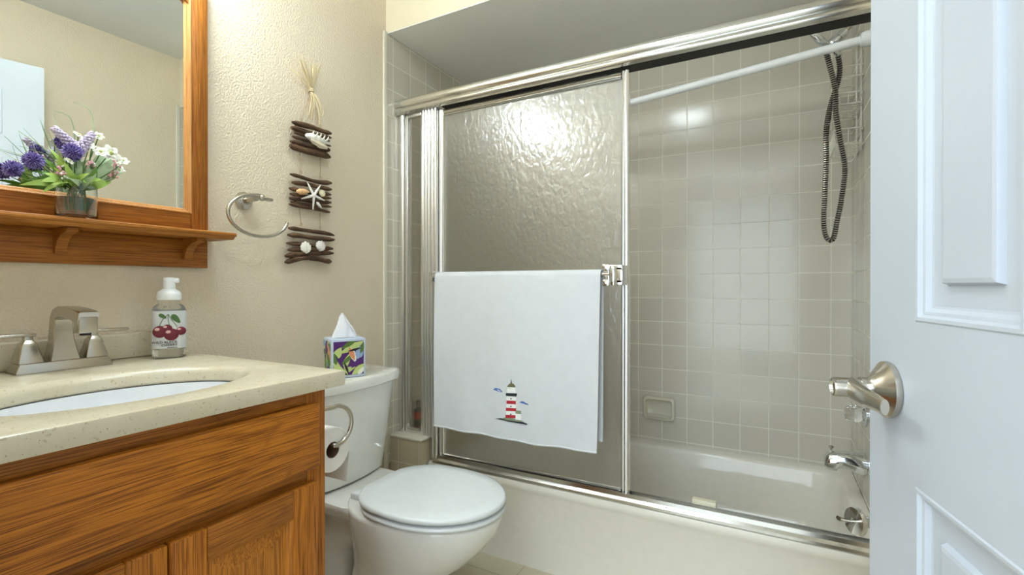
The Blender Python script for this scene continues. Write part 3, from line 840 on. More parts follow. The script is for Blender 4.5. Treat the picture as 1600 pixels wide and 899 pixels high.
# ================================================================== MIRROR WITH SHELF
MY0, MY1 = .135, .792
MZ0, MZ1 = 1.090, 1.885
SHZ = 1.186
def mirror():
    t = thing('wall_mirror', 'oak framed wall mirror with a narrow shelf along its lower edge', 'mirror', (.012, (MY0 + MY1) / 2, MZ0))
    fw = .052
    g0y, g1y, g0z, g1z = MY0 + fw, MY1 - fw, 1.245, 1.826
    # stiles with stepped inner moulding
    for lo, hi in (((.001, MY1 - fw + .006, SHZ + .0005), (.024, MY1, MZ1)), ((.001, MY0, SHZ + .0005), (.024, MY0 + fw - .006, MZ1))): MB().box(lo, hi, bev=.003).build('frame_stile', M_oz, t)
    for lo, hi in (((.001, MY0 + fw - .006, SHZ + .0005), (.0235, MY1 - fw + .006, g0z - .006)), ((.001, MY0 + fw - .006, g1z + .006), (.0235, MY1 - fw + .006, MZ1))): MB().box(lo, hi, bev=.003).build('frame_rail', M_oy, t)
    mo = MB()
    def ring(i, x): return [Vector((x, g0y - .008 + i, g0z - .008 + i)), Vector((x, g1y + .008 - i, g0z - .008 + i)), Vector((x, g1y + .008 - i, g1z + .008 - i)), Vector((x, g0y - .008 + i, g1z + .008 - i))]
    mo.loft([ring(.0, .0245), ring(.003, .0265), ring(.006, .0245), ring(.008, .018), ring(.011, .017), ring(.014, .0125), ring(.0145, .0112)], 0, (False, False))
    mo.build('frame_moulding', oak('oak_moulding', 'z', (206, 150, 90), (170, 112, 56), 2.2), t, angle=20)
    ya, yb, za, zb = g0y - .002, g1y + .002, g0z - .002, g1z + .002      # the pane sits slightly askew in its rebate
    MB().loft([[Vector((.0010, ya, z)), Vector((.0092, yb, z)), Vector((.0112, yb, z)), Vector((.0030, ya, z))] for z in (za, zb)]).build('mirror_glass', M_mirror, t)
    # corner brackets inside the arched top
    for sy, yy in ((1, g1y), (-1, g0y)):
        cb = MB(); pts = []
        for i in range(9):
            a = PI / 2 * i / 8; pts.append((-.045 + .045 * math.sin(a), -.022 + .022 * math.cos(a)))
        poly = [(-.045, .0), *[(p[0], p[1]) for p in []], (0, 0), (0, -.024), (-.010, -.010), (-.026, -.004)]
        cb.prism([(yy + sy * (x + .004), g1z + .004 + z) for x, z in poly], .009, .0225, 0, Matrix(((0, 0, 1, 0), (1, 0, 0, 0), (0, 1, 0, 0), (0, 0, 0, 1))))
        cb.build('corner_block', M_oy, t)
    # apron, shelf, brackets
    MB().box((.001, MY0, MZ0), (.020, MY1, SHZ - .0185), bev=.002).build('apron', M_oy, t)
    sh = MB(); y0, y1 = MY0 - .03, MY1 + .022
    pf = [(.001, SHZ - .018), (.001, SHZ), (.116, SHZ), (.119, SHZ - .002), (.120, SHZ - .006), (.119, SHZ - .0095), (.112, SHZ - .011), (.109, SHZ - .015), (.104, SHZ - .018)]
    sh.loft([[Vector((x, y, z)) for x, z in pf] for y in (y0, y1)])
    sh.build('shelf', oak('oak_shelf', 'y', (192, 126, 50), (140, 84, 28), 4.4), t, angle=25)
    for yc in (.2, .468, .735):
        b = MB(); poly = [(.0205, SHZ - .019), (.092, SHZ - .019), (.092, SHZ - .026), (.080, SHZ - .030), (.060, SHZ - .034), (.042, SHZ - .046), (.034, SHZ - .060), (.031, SHZ - .074), (.0205, SHZ - .074)]
        b.loft([[Vector((x, y, z)) for x, z in poly] for y in (yc - .010, yc + .010)])
        b.build('shelf_bracket', M_oy, t, angle=30)
mirror()

# ================================================================== FLOWER ARRANGEMENT
def flowers():
    vc = Vector((.074, .481, SHZ + .001))
    t = thing('flower_arrangement', 'purple and white flower arrangement in a short clear glass vase on the mirror shelf', 'flowers', vc)
    V = Matrix.Translation(vc)
    m = MB(); m.lathe([(.0, .0), (.0345, .0), (.0360, .003), (.0365, .030), (.0350, .066), (.0352, .074), (.0330, .0745), (.0325, .066), (.0340, .030), (.0335, .008), (0, .007)], 32, M=V, caps=(False, False)); m.build('vase', M_vase, t, angle=50)
    m = MB(); m.lathe([(0, .0075), (.0328, .0085), (.0333, .030), (.0322, .046), (0, .046)], 28, M=V, caps=(False, False)); m.build('water', M_water, t, angle=50)
    gm = [plain('leaf_green', srgb(112, 160, 66), .5), plain('leaf_light_green', srgb(172, 206, 100), .5), plain('leaf_grey_green', srgb(176, 200, 160), .5), plain('stem_green', srgb(86, 120, 60), .55)]
    purple = plain('globe_purple', srgb(142, 128, 192), .7); purple2 = plain('globe_purple_dark', srgb(84, 68, 140), .7)
    lil = plain('lilac_petal', srgb(206, 196, 222), .6); white = plain('white_petal', srgb(236, 238, 226), .55); pink = plain('pink_bud', srgb(214, 160, 168), .6); yel = plain('pale_green_heart', srgb(190, 204, 120), .6)
    root = vc + Vector((0, 0, .02))
    def P(px, py, x): return at(px, py, 0, x)
    def stem(mb, q, mat=3, r=.0011, k=.35):
        q = Vector(q); mid = root.lerp(q, .5) + Vector((0, 0, .02)); st = root + Vector((rnd.uniform(-.018, .018), rnd.uniform(-.018, .018), 0))
        mb.tube(smooth_path([st, vc + Vector(((st.x - vc.x) * 1.1, (st.y - vc.y) * 1.1, .06)), mid, q], 4), r, 6, mat)
    # globe thistles
    for px, py, x, r in ((20, 264, .105, .0175), (52, 251, .10, .0190), (113, 238, .112, .0195), (98, 223, .075, .0160)):
        c = P(px, py, x); mb = MB(); mb.sphere(c, r * .62, 1, 10)
        for k in range(170):
            z = 1 - 2 * (k + .5) / 170; a = k * 2.39996; d = Vector((math.sqrt(1 - z * z) * math.cos(a), math.sqrt(1 - z * z) * math.sin(a), z))
            L = r * rnd.uniform(.85, 1.08)
            mb.tube([c + d * r * .5, c + d * L * .85, c + d * L], [.0009, .0016, .0003], 4, 0 if rnd.random() < .75 else 1)
        stem(mb, c, 2)
        mb.build('globe_flower', [purple, purple2, gm[3]], t)
    # lilac spikes
    for (p, q, x) in (((84, 200), (118, 232), .085), ((146, 208), (120, 240), .10)):
        a = P(*p, x); b = P(*q, x); mb = MB()
        mb.tube([a, b], .0012, 6, 1)
        for k in range(60):
            f = k / 60; c = a.lerp(b, f); ang = k * 2.4; rr = .004 + .007 * f
            ax = (b - a).normalized(); o = ax.orthogonal().normalized(); o = Matrix.Rotation(ang, 3, ax) @ o
            mb.sphere(c + o * rr, .0034 + .0012 * rnd.random(), 0, 6, (1, 1, .8))
        stem(mb, b, 1); mb.build('lilac_spike', [lil, gm[3]], t)
    # white blossoms with petals
    for px, py, x, r in ((122, 212, .07, .012), (154, 213, .08, .011), (172, 240, .10, .020), (192, 252, .10, .013), (158, 238, .11, .014), (186, 266, .075, .012), (140, 228, .075, .013), (108, 252, .12, .009)):
        c = P(px, py, x); mb = MB(); ax = Vector((rnd.uniform(.4, 1), rnd.uniform(-.5, .4), rnd.uniform(.2, .8))).normalized()
        o = ax.orthogonal().normalized(); np_ = 6
        for lay, (n_, sc, lift) in enumerate(((6, 1.0, .15), (5, .7, .5))):
            for k in range(n_):
                d = Matrix.Rotation(2 * PI * (k + .5 * lay) / n_, 3, ax) @ o; tip = c + (d + ax * lift).normalized() * r * sc; side = ax.cross(d) * r * .42 * sc; mid = c.lerp(tip, .6)
                mb.loft([[c + ax * .0006, c + side * .1, c - ax * .0006, c - side * .1], [mid + ax * .001 + ax * r * .1, mid + side, mid - ax * .0005, mid - side], [tip + ax * .0005, tip + side * .35, tip - ax * .0005, tip - side * .35]], 0)
        mb.sphere(c + ax * r * .2, r * .25, 1, 8)
        stem(mb, c, 2); mb.build('white_blossom', [white, yel, gm[3]], t)
    # pink bud clusters
    for px, py, x in ((100, 262, .115), (62, 246, .07), (182, 258, .115), (96, 275, .125), (178, 274, .11), (142, 258, .12)):
        c = P(px, py, x); mb = MB()
        for k in range(16):
            d = Vector((rnd.gauss(0, 1), rnd.gauss(0, 1), rnd.gauss(0, 1))).normalized() * rnd.uniform(.004, .011); mb.sphere(c + d, rnd.uniform(.0018, .0032), 0 if rnd.random() < .75 else 2, 6)
            mb.tube([c - Vector((0, 0, .008)), c + d], .0004, 4, 1)
        stem(mb, c - Vector((0, 0, .008)), 1); mb.build('bud_cluster', [pink, gm[3], white], t)
    # broad leaves and grass blades
    def leaf(p0, p1, w, mat, sag=.01, name='leaf', twist=None):
        p0 = Vector(p0); p1 = Vector(p1); d = (p1 - p0); n = Vector((1, rnd.uniform(-.5, .3), rnd.uniform(.1, .9))).normalized() if twist is None else Vector(twist).normalized()
        s = d.cross(n).normalized(); up = s.cross(d).normalized(); rings = []
        for i in range(9):
            f = i / 8; c = p0 + d * f + up * (sag * math.sin(PI * f)) + Vector((0, 0, -sag * f * f))
            ww = w * max(.03, math.sin(PI * min(1, .08 + f * .92)) ** .8) * (1 - .25 * f)
            rings.append([c - s * ww + up * ww * .25, c + up * .0004, c + s * ww + up * ww * .25, c - up * .0004])
        mb = MB(); mb.loft(rings); mb.build(name, gm[mat], t, angle=70)
    base = vc + Vector((.0, 0, .072))
    for (px, py, x, w, mt) in ((90, 238, .115, .0115, 1), (130, 276, .130, .012, 1), (62, 275, .11, .012, 1), (42, 272, .085, .010, 0), (160, 272, .125, .011, 1), (128, 250, .13, .009, 2), (150, 250, .125, .010, 0), (174, 276, .10, .011, 1), (70, 262, .12, .013, 1), (108, 270, .13, .009, 2), (80, 280, .12, .011, 1), (100, 245, .13, .009, 1), (30, 280, .09, .009, 1), (66, 292, .10, .010, 1), (140, 262, .14, .010, 1), (84, 252, .125, .009, 1), (182, 236, .08, .012, 2), (120, 226, .08, .008, 2), (76, 222, .10, .007, 1), (60, 232, .09, .006, 0), (165, 222, .07, .010, 2), (196, 262, .09, .006, 2), (146, 244, .12, .012, 2), (90, 270, .09, .012, 0), (150, 266, .135, .009, 2), (54, 272, .07, .012, 0), (172, 232, .065, .014, 2), (186, 245, .07, .012, 2), (36, 258, .09, .006, 0), (95, 268, .13, .008, 2), (120, 268, .13, .009, 0)):
        q = P(px, py, x); st = base + Vector((rnd.uniform(-.01, .02), (q.y - vc.y) * .25, rnd.uniform(-.01, .0)))
        leaf(st, q, w, mt, .012)
    for pts, x, mt in ((((125, 288), (85, 245), (28, 204)), .09, 1), (((122, 288), (60, 252), (0, 233)), .10, 1), (((124, 288), (75, 240), (36, 200)), .06, 0), (((126, 288), (84, 240), (65, 195)), .07, 0), (((126, 288), (92, 240), (76, 205)), .08, 1), (((128, 288), (90, 250), (30, 228)), .05, 0), (((130, 288), (104, 235), (84, 178)), .045, 2), (((132, 288), (146, 215), (143, 178), (132, 166), (114, 160)), .06, 2), (((135, 288), (142, 240), (150, 205)), .07, 0), (((135, 288), (170, 268), (202, 264)), .07, 2), (((120, 288), (70, 262), (48, 215)), .06, 2)):
        P3 = smooth_path([P(px, py, .074 + (x - .074) * min(1, i)) for i, (px, py) in enumerate(pts)], 5)
        mb = MB(); n = len(P3); mb.tube(P3, [.0016 * (1 - .85 * i / (n - 1)) + .0003 for i in range(n)], 6, 0, flat=.45); mb.build('grass_blade', gm[mt], t)
flowers()

# ================================================================== TOWEL RING
def ring_holder():
    c = Vector((.001, .908, 1.300))
    t = thing('towel_ring', 'empty brushed nickel open towel ring on the wall beside the mirror', 'towel ring', c)
    m = MB(); m.lathe([(0, .0), (.0265, .0), (.0275, .003), (.026, .007), (.012, .010), (.010, .012), (0, .012)], 28, M=zframe(c, (1, 0, 0)), caps=(True, False)); m.build('rose', M_nickel, t)
    m = MB(); m.tube([c + Vector((.008, 0, 0)), c + Vector((.060, .004, .004))], .0085, 14); m.tube([c + Vector((.055, -.012, .006)), c + Vector((.058, .040, .006)), c + Vector((.060, .056, .006))], [.006, .0065, .0045], 12); m.sphere(c + Vector((.058, .022, .008)), .0105, 0, 12)
    m.build('post', M_nickel, t)
    rc = Vector((.060, .922, 1.2520)); pts = []
    for i in range(49):
        a = math.radians(88 + (352 - 88) * i / 48)
        pts.append(rc + Vector((0, .096 * math.cos(a), .062 * math.sin(a))))
    m = MB(); m.tube(pts, .0050, 12); m.build('ring', M_nickel, t)
ring_holder()

# ================================================================== DRIFTWOOD WALL HANGING
def hanging():
    t = thing('driftwood_hanging', 'wall hanging of three bundles of dark driftwood sticks with shells and a raffia bow', 'wall decoration', (.002, 1.14, 1.50))
    X = .020
    def q2(x, y): return (430 + x * 110 / 520., 80 + y * 190 / 899.)
    def q3(x, y): return (430 + x * 110 / 582., 260 + y * 170 / 899.)
    def stick(p, q, r0, r1, bend=0.0, x=X):
        a = at(*p, 0, x); b = at(*q, 0, x + rnd.uniform(-.002, .002)); n = 11; pts = []; rr = []
        ph = rnd.uniform(0, 6)
        for i in range(n):
            f = i / (n - 1); c = a.lerp(b, f); c.z += bend * math.sin(PI * f) + .0015 * math.sin(ph + 7 * f); c.x += .0015 * math.sin(ph * 2 + 5 * f)
            pts.append(c); rr.append(1.42 * (r0 + (r1 - r0) * f) * (1 + .10 * math.sin(ph + 9 * f)) * (.45 if i in (0, n - 1) else 1))
        m = MB(); m.tube(pts, rr, 10, flat=.9)
        m.build('driftwood_stick', M_drift, t, angle=50)
    G1 = [((125, 520), (410, 608), .0072, .0062), ((118, 568), (412, 645), .0078, .005), ((140, 605), (400, 668), .004, .004), ((128, 632), (408, 705), .0046, .004), ((108, 668), (400, 735), .0052, .0095), ((112, 700), (405, 785), .0092, .0090)]
    for p, q, r0, r1 in G1: stick(q2(*p), q2(*q), r0, r1)
    G2 = [((122, 66), (466, 142), .0045, .0062, .004), ((138, 128), (462, 190), .006, .0055, 0), ((118, 186), (458, 238), .0058, .0052, 0), ((124, 232), (460, 268), .005, .0045, 0), ((118, 266), (464, 302), .006, .005, 0), ((130, 296), (464, 338), .004, .004, 0), ((114, 308), (448, 376), .0058, .0046, 0)]
    for p, q, r0, r1, bd in G2: stick(q3(*p), q3(*q), r0, r1, -bd)
    G3 = [((112, 515), (484, 574), .0056, .0052, .005), ((104, 570), (488, 612), .0062, .006, .002), ((96, 632), (474, 680), .0058, .0052, 0), ((82, 745), (480, 722), .0072, .0055, .006), ((80, 790), (300, 742), .0068, .0085, 0), ((270, 750), (462, 788), .0085, .0064, 0), ((110, 690), (440, 690), .005, .005, 0)]
    for p, q, r0, r1, bd in G3: stick(q3(*p), q3(*q), r0, r1, bd)
    # hanging cord
    cm = plain('jute_cord', srgb(176, 150, 112), .8)
    K = at(*q2(268, 290), 0, .016)
    def cord(path, r, loop=False): MB().tube(path, r, 6, loop=loop).build('hanging_cord', cm, t)
    for x, y in ((192, 505), (330, 552), (252, 498)): cord([K, at(*q2(x, y), 0, .022)], .0011)
    for a, b in ((q2(180, 745), q3(210, 50)), (q2(335, 790), q3(372, 95)), (q3(197, 330), q3(215, 480)), (q3(370, 385), q3(372, 505))): cord([at(*a, 0, .014), at(*b, 0, .014)], .0010)
    for p in (q2(192, 508), q2(335, 556), q3(212, 52), q3(376, 96), q3(215, 482), q3(372, 508)):
        o = at(*p, 0, .022); cord([o + Vector((.0, .004 * math.cos(a), .005 * math.sin(a))) for a in [2 * PI * i / 10 for i in range(10)]], .0008, True)
    # raffia bundle: strands through a knot
    rf = MB()
    for tip, w in (((178, 62), .0028), ((200, 35), .0024), ((208, 70), .003), ((112, 118), .0018), ((262, 110), .0026), ((285, 95), .003), ((300, 105), .003), ((335, 100), .003), ((318, 130), .0024), ((190, 105), .0026), ((278, 130), .0026)):
        a = at(*q2(*tip), 0, .010 + rnd.uniform(0, .03)); mid = K.lerp(a, .5) + Vector((rnd.uniform(.0, .008), rnd.uniform(-.004, .004), 0))
        rf.tube(smooth_path([K, mid, a], 5), [1.7 * w * (.5 + .7 * min(1, i / 5)) * (1 - .45 * (i / 10.) ** 3) for i in range(11)], 6, flat=.35, up=(1, 0, 0))
    for tip in ((268, 505), (252, 470), (290, 430), (328, 540), (345, 470)):
        a = at(*q2(*tip), 0, .020 + rnd.uniform(0, .012)); mid = K.lerp(a, .5) + Vector((.008, rnd.uniform(-.003, .006), 0))
        rf.tube(smooth_path([K, mid, a], 5), [.0034] * 11, 6, flat=.35, up=(1, 0, 0))
    rf.tube(smooth_path([K, at(*q2(330, 370), 0, .03), at(*q2(355, 440), 0, .032), at(*q2(345, 488), 0, .03), at(*q2(325, 460), 0, .03), at(*q2(305, 380), 0, .028), K], 5), .0018, 6, flat=.4)
    for k in range(3): rf.tube([K + Vector((.008 * math.cos(a), .008 * math.sin(a), -.004 + .004 * k)) for a in [2 * PI * i / 12 for i in range(12)]], .0018, 6, loop=True)
    rf.tube([Vector((.0005, K.y, K.z)), K + Vector((.004, 0, 0))], .002, 6)
    rf.build('raffia_bow', M_raffia, t)
    # spiny conch on the top bundle
    def shell_cone(a, b, r, mats, spikes=0, x=.036, name='spiral_shell'):
        A = at(*a, 0, x); B = at(*b, 0, x); ax = (B - A); L = ax.length; F = zframe(A, ax, (1, 0, 0)); m = MB()
        prof = []
        for i in range(25):
            f = i / 24; rr = r * (math.sin(PI * min(1, .06 + .94 * f ** .75)) ** .8) * (1 + .10 * math.cos(f * 26)); prof.append((max(.0006, rr), L * f))
        m.lathe(prof, 18, M=F, sx=1, sy=.85)
        for k in range(spikes):
            f = .25 + .6 * k / max(1, spikes - 1); c = F @ Vector((0, 0, L * f)); d = (Vector((.45, 0, .95)) if k % 2 == 0 else Vector((.8, 0, .5))).normalized()
            m.tube([c + d * r * .6, c + d * r * 1.15, c + d * r * 1.75], [.0034, .0026, .0006], 7)
        s = m.build(name, mats, t, angle=60); return s
    s = shell_cone(q2(225, 620), q2(405, 690), .0145, M_shellw, 9, name='conch_shell'); s['label'] = 'white spiny conch shell on the top bundle'
    lip = MB(); a = at(*q2(265, 660), 0, .047); b = at(*q2(385, 715), 0, .045); lip.loft([[a + Vector((0, 0, .006)), a + Vector((.004, 0, 0)), a + Vector((0, 0, -.006))], [a.lerp(b, .5) + Vector((0, 0, .010)), a.lerp(b, .5) + Vector((.007, 0, -.004)), a.lerp(b, .5) + Vector((0, 0, -.014))], [b + Vector((0, 0, .006)), b + Vector((.003, 0, 0)), b + Vector((0, 0, -.006))]])
    lip.build('shell_lip', plain('shell_lip_cream', srgb(222, 208, 182), .4), s)
    # starfish
    cst = at(*q3(320, 242), 0, .034); m = MB(); tips = [(265, 130), (375, 155), (408, 284), (312, 360), (216, 268)]
    for k, tp in enumerate(tips):
        e = at(*q3(*tp), 0, .030); m.tube([cst, cst.lerp(e, .35), cst.lerp(e, .75), e], [.0060, .0048, .0034, .0016], 9, flat=.7, up=(1, 0, 0))
    m.sphere(cst, .0065, 0, 10, (.6, 1, 1)); m.build('starfish', M_star, t, angle=60)
    s = shell_cone(q3(178, 208), q3(288, 212), .0105, M_shello, 0, name='spiral_shell'); s['label'] = 'peach coloured shell beside the starfish'
    s = shell_cone(q3(340, 295), q3(388, 352), .0055, M_shellw, 0, .032); s['label'] = 'tiny pale spiral shell below the starfish'
    def scallop(cpx, r, mat, lab, up=(0, 0, 1), x=.030):
        c = at(*cpx, 0, x); m = MB(); n = 33; u = Vector(up).normalized(); sd = Vector((1, 0, 0)).cross(u).normalized(); rings = []
        for j in range(8):
            f = j / 7; ring = []
            for i in range(n):
                a = math.radians(-80 + 160 * i / (n - 1))
                rib = 1 + .05 * math.cos(i * PI / 2)
                Rr = 2 * r * math.cos(a) ** .75 * f * rib
                ring.append(c - u * r * .95 + (u * math.cos(a) + sd * math.sin(a)) * Rr + Vector((1, 0, 0)) * (r * .32 * math.sin(PI * (f * .82 + .15)) * rib ** 3))
            rings.append(ring)
        m.loft(rings, 0, (False, False), False)
        back = [[p.copy() for p in rings[-1]], [Vector((x - .003, p.y, p.z)) for p in rings[-1]]]
        m.loft(back, 0, (False, True), False)
        m.sphere(c - u * r * .92, r * .28, 0, 8, (.7, 1.3, .7))
        o = m.build('scallop_shell', mat, t, angle=60); o['label'] = lab
    scallop(q3(390, 225), .0118, plain('cream_shell', srgb(232, 222, 186), .5), 'small cream scallop beside the starfish', (0, .3, 1))
    scallop(q3(255, 672), .0185, M_shellw, 'white scallop on the left of the lowest bundle', (0, -.1, 1))
    scallop(q3(378, 660), .0175, plain('speckled_shell', srgb(226, 220, 214), .5), 'speckled scallop on the right of the lowest bundle', (0, .25, 1))
hanging()

# ================================================================== TISSUE BOX
def tissue():
    zt = .7355
    fc = at(545, 590, 2, zt); d = Vector((CAM.x - fc.x, CAM.y - fc.y, 0)).normalized()
    d = Matrix.Rotation(math.radians(14), 3, 'Z') @ d
    w = .112; h = .128
    c = fc - d * (w / 2); c.z = zt
    rt = Vector((-d.y, d.x, 0))
    B = Matrix(((rt.x, d.x, 0, c.x), (rt.y, d.y, 0, c.y), (0, 0, 1, c.z), (0, 0, 0, 1)))
    t = thing('tissue_box', 'cube tissue box printed in purple and lime, standing on the toilet tank', 'tissue box', c)
    rim = plain('box_pale_blue', srgb(196, 208, 226), .45); pur = plain('box_purple', srgb(84, 34, 116), .45); lime = plain('box_lime', srgb(196, 212, 132), .45)
    grn = plain('box_green', srgb(92, 124, 52), .45); ora = plain('box_orange', srgb(232, 150, 104), .45); blu = plain('box_sky', srgb(150, 176, 214), .45); wht = plain('box_white', srgb(232, 232, 220), .45); blk = plain('box_black', srgb(40, 34, 40), .45)
    m = MB(); hw = w / 2
    m.box((-hw, -hw, 0), (hw, hw, h), 0, bev=.002, M=B)
    def leafpoly(x, y, L, wd, ang, bend=0):
        a = math.radians(ang); out = []
        for s in (1, -1):
            for i in range(9):
                f = i / 8 if s == 1 else 1 - i / 8
                u = (f - .5) * L; v = s * wd * math.sin(PI * f) + bend * math.sin(PI * f)
                out.append((x + u * math.cos(a) - v * math.sin(a), y + u * math.sin(a) + v * math.cos(a)))
        return out
    def face(F, seed):
        fr = random.Random(seed)
        e = .049
        m.prism([(-e, .008), (e, .008), (e, .120), (-e, .120)], 0, .0005, 1 if seed == 1 else 2, F)
        def pl(poly, mat, k):
            poly = [(max(-e, min(e, x)), max(.008, min(.120, y))) for x, y in poly]
            m.prism(poly, 0, .0006 + .00012 * k, mat, F)
        if seed == 1:
            S_ = [((-.043, .020, .06, .013, 75), 2), ((-.030, .035, .085, .014, -48), 2), ((-.036, .080, .05, .013, 62), 2), ((-.044, .064, .04, .010, 100), 3), ((-.012, .045, .10, .010, 62), 2), ((.012, .100, .09, .012, 25), 2), ((.002, .112, .06, .008, 30), 3), ((-.010, .024, .07, .010, 15), 2), ((.034, .025, .06, .012, 35), 2), ((.040, .018, .04, .007, 50), 6),
                  ((-.004, .060, .06, .007, 40), 3), ((.014, .074, .055, .010, -72), 5), ((.010, .078, .05, .0075, -70), 4), ((.034, .078, .05, .013, 85), 7), ((.030, .050, .06, .008, 40), 1), ((-.028, .050, .055, .0045, 120), 1), ((-.008, .032, .045, .004, 110), 8), ((.020, .092, .05, .0035, 12), 8), ((-.020, .018, .04, .004, 150), 8), ((.044, .095, .04, .006, 70), 3)]
        else:
            S_ = [((fr.uniform(-.045, .045), fr.uniform(.012, .115), fr.uniform(.04, .08), fr.uniform(.006, .013), fr.uniform(0, 180)), fr.choice([1, 3, 2, 6, 7, 4, 3, 1])) for _ in range(18)]
        for k, (a, mi) in enumerate(S_): pl(leafpoly(*a), mi, k)
    face(frame(B @ Vector((0, hw, 0)), rt, (0, 0, 1)) , 1)
    face(frame(B @ Vector((-hw, 0, 0)), d, (0, 0, 1)), 2)
    face(frame(B @ Vector((hw, 0, 0)), -d, (0, 0, 1)), 3)
    m.lathe([(.034, h), (.034, h + .0006), (0, h + .0006)], 24, 8, M=B, sx=1, sy=.55, caps=(False, False))
    m.build('box', [rim, pur, lime, grn, ora, wht, wht, blu, blk], t, angle=30, fix=True)
    # tissue pulled up: a folded sheet
    n = 28; R = []
    for k, (z, rx, ry, amp, dx) in enumerate(((.0, .040, .016, .004, -.003), (.018, .034, .015, .005, -.002), (.036, .025, .013, .005, -.003), (.056, .015, .009, .004, -.006), (.072, .008, .005, .003, -.008), (.082, .002, .002, .001, -.007))):
        ring = []
        for i in range(n):
            a = 2 * PI * i / n; f = 1 + amp / rx * math.sin(5 * a + k * .5) * .8
            ring.append(B @ Vector((dx + rx * f * math.cos(a), ry * f * math.sin(a) + .002 * math.sin(3 * a + k), h + .001 + z)))
        R.append(ring)
    ts = MB(); ts.loft(R, 0, (True, True))
    f2 = [[B @ Vector((.004 + .02 * s, .010, h + .056 - .030 * abs(s) - .006 * s)), B @ Vector((.016 + .022 * s, .018, h + .040 - .034 * abs(s)))] for s in (0, .4, .8, 1.0)]
    ts.loft([[a, b, b - Vector((0, 0, .001)), a - Vector((0, 0, .001))] for a, b in f2])
    ts.build('tissue', plain('white_tissue', srgb(240, 240, 246), .85), t, angle=70)
tissue()

# ================================================================== TOILET PAPER
RC = Vector((.545, .772, .672))
def paper():
    t = thing('toilet_paper_holder', 'brushed nickel curved arm toilet paper holder on the side of the vanity', 'paper holder', (RC.x, VY1, RC.z + .09))
    pc = Vector((RC.x - .006, VY1 + .0008, RC.z + .092))
    m = MB(); m.lathe([(0, 0), (.020, 0), (.021, .003), (.018, .008), (0, .010)], 24, M=zframe(pc, (0, 1, 0)), caps=(True, False)); m.build('rose', M_nickel, t)
    arm = [pc + Vector((0, .006, 0)), pc + Vector((.004, .030, 0))]
    cc = Vector((RC.x + .002, RC.y + .004, RC.z + .048)); 
    for i in range(17):
        a = math.radians(100 - 185 * i / 16); arm.append(cc + Vector((.004, .046 * math.cos(a), .045 * math.sin(a))))
    arm += [RC + Vector((.004, .004, .004)), RC + Vector((-.004, .0, .004)), RC + Vector((-.098, 0, .004))]
    m = MB(); m.tube(smooth_path(arm, 3), .0052, 12); m.build('arm', M_nickel, t)
    r = thing('toilet_paper_roll', 'partly used white toilet paper roll hanging on the holder beside the vanity', 'toilet paper', RC)
    L = .10; F = zframe(RC + Vector((-L, 0, -.0065)), (1, 0, 0)); ro = .050
    m = MB(); m.lathe([(.0185, .0), (ro - .001, 0), (ro, .0015), (ro, L - .0015), (ro - .001, L), (.0185, L)], 40, M=F, caps=(False, False)); m.build('paper', plain('toilet_paper', srgb(238, 238, 234), .95), r)
    m = MB(); m.lathe([(.0183, .0006), (.0183, L - .0006), (.0170, L - .0006), (.0170, .0006), (.0183, .0006)], 28, M=F, caps=(False, False)); m.build('core', plain('cardboard', srgb(120, 96, 76), .9), r)
    m = MB(); x0, x1 = RC.x - L + .002, RC.x - .002; y = RC.y + ro - .004; prof = [(y - .0, RC.z - .006), (y + .004, RC.z - .03), (y + .001, RC.z - .06), (y - .003, RC.z - .095)]
    m.loft([[Vector((x0, a, b)), Vector((x1, a, b)), Vector((x1, a + .0008, b)), Vector((x0, a + .0008, b))] for a, b in prof]); m.build('loose_sheet', plain('toilet_paper_sheet', srgb(238, 238, 234), .95), r)
paper()

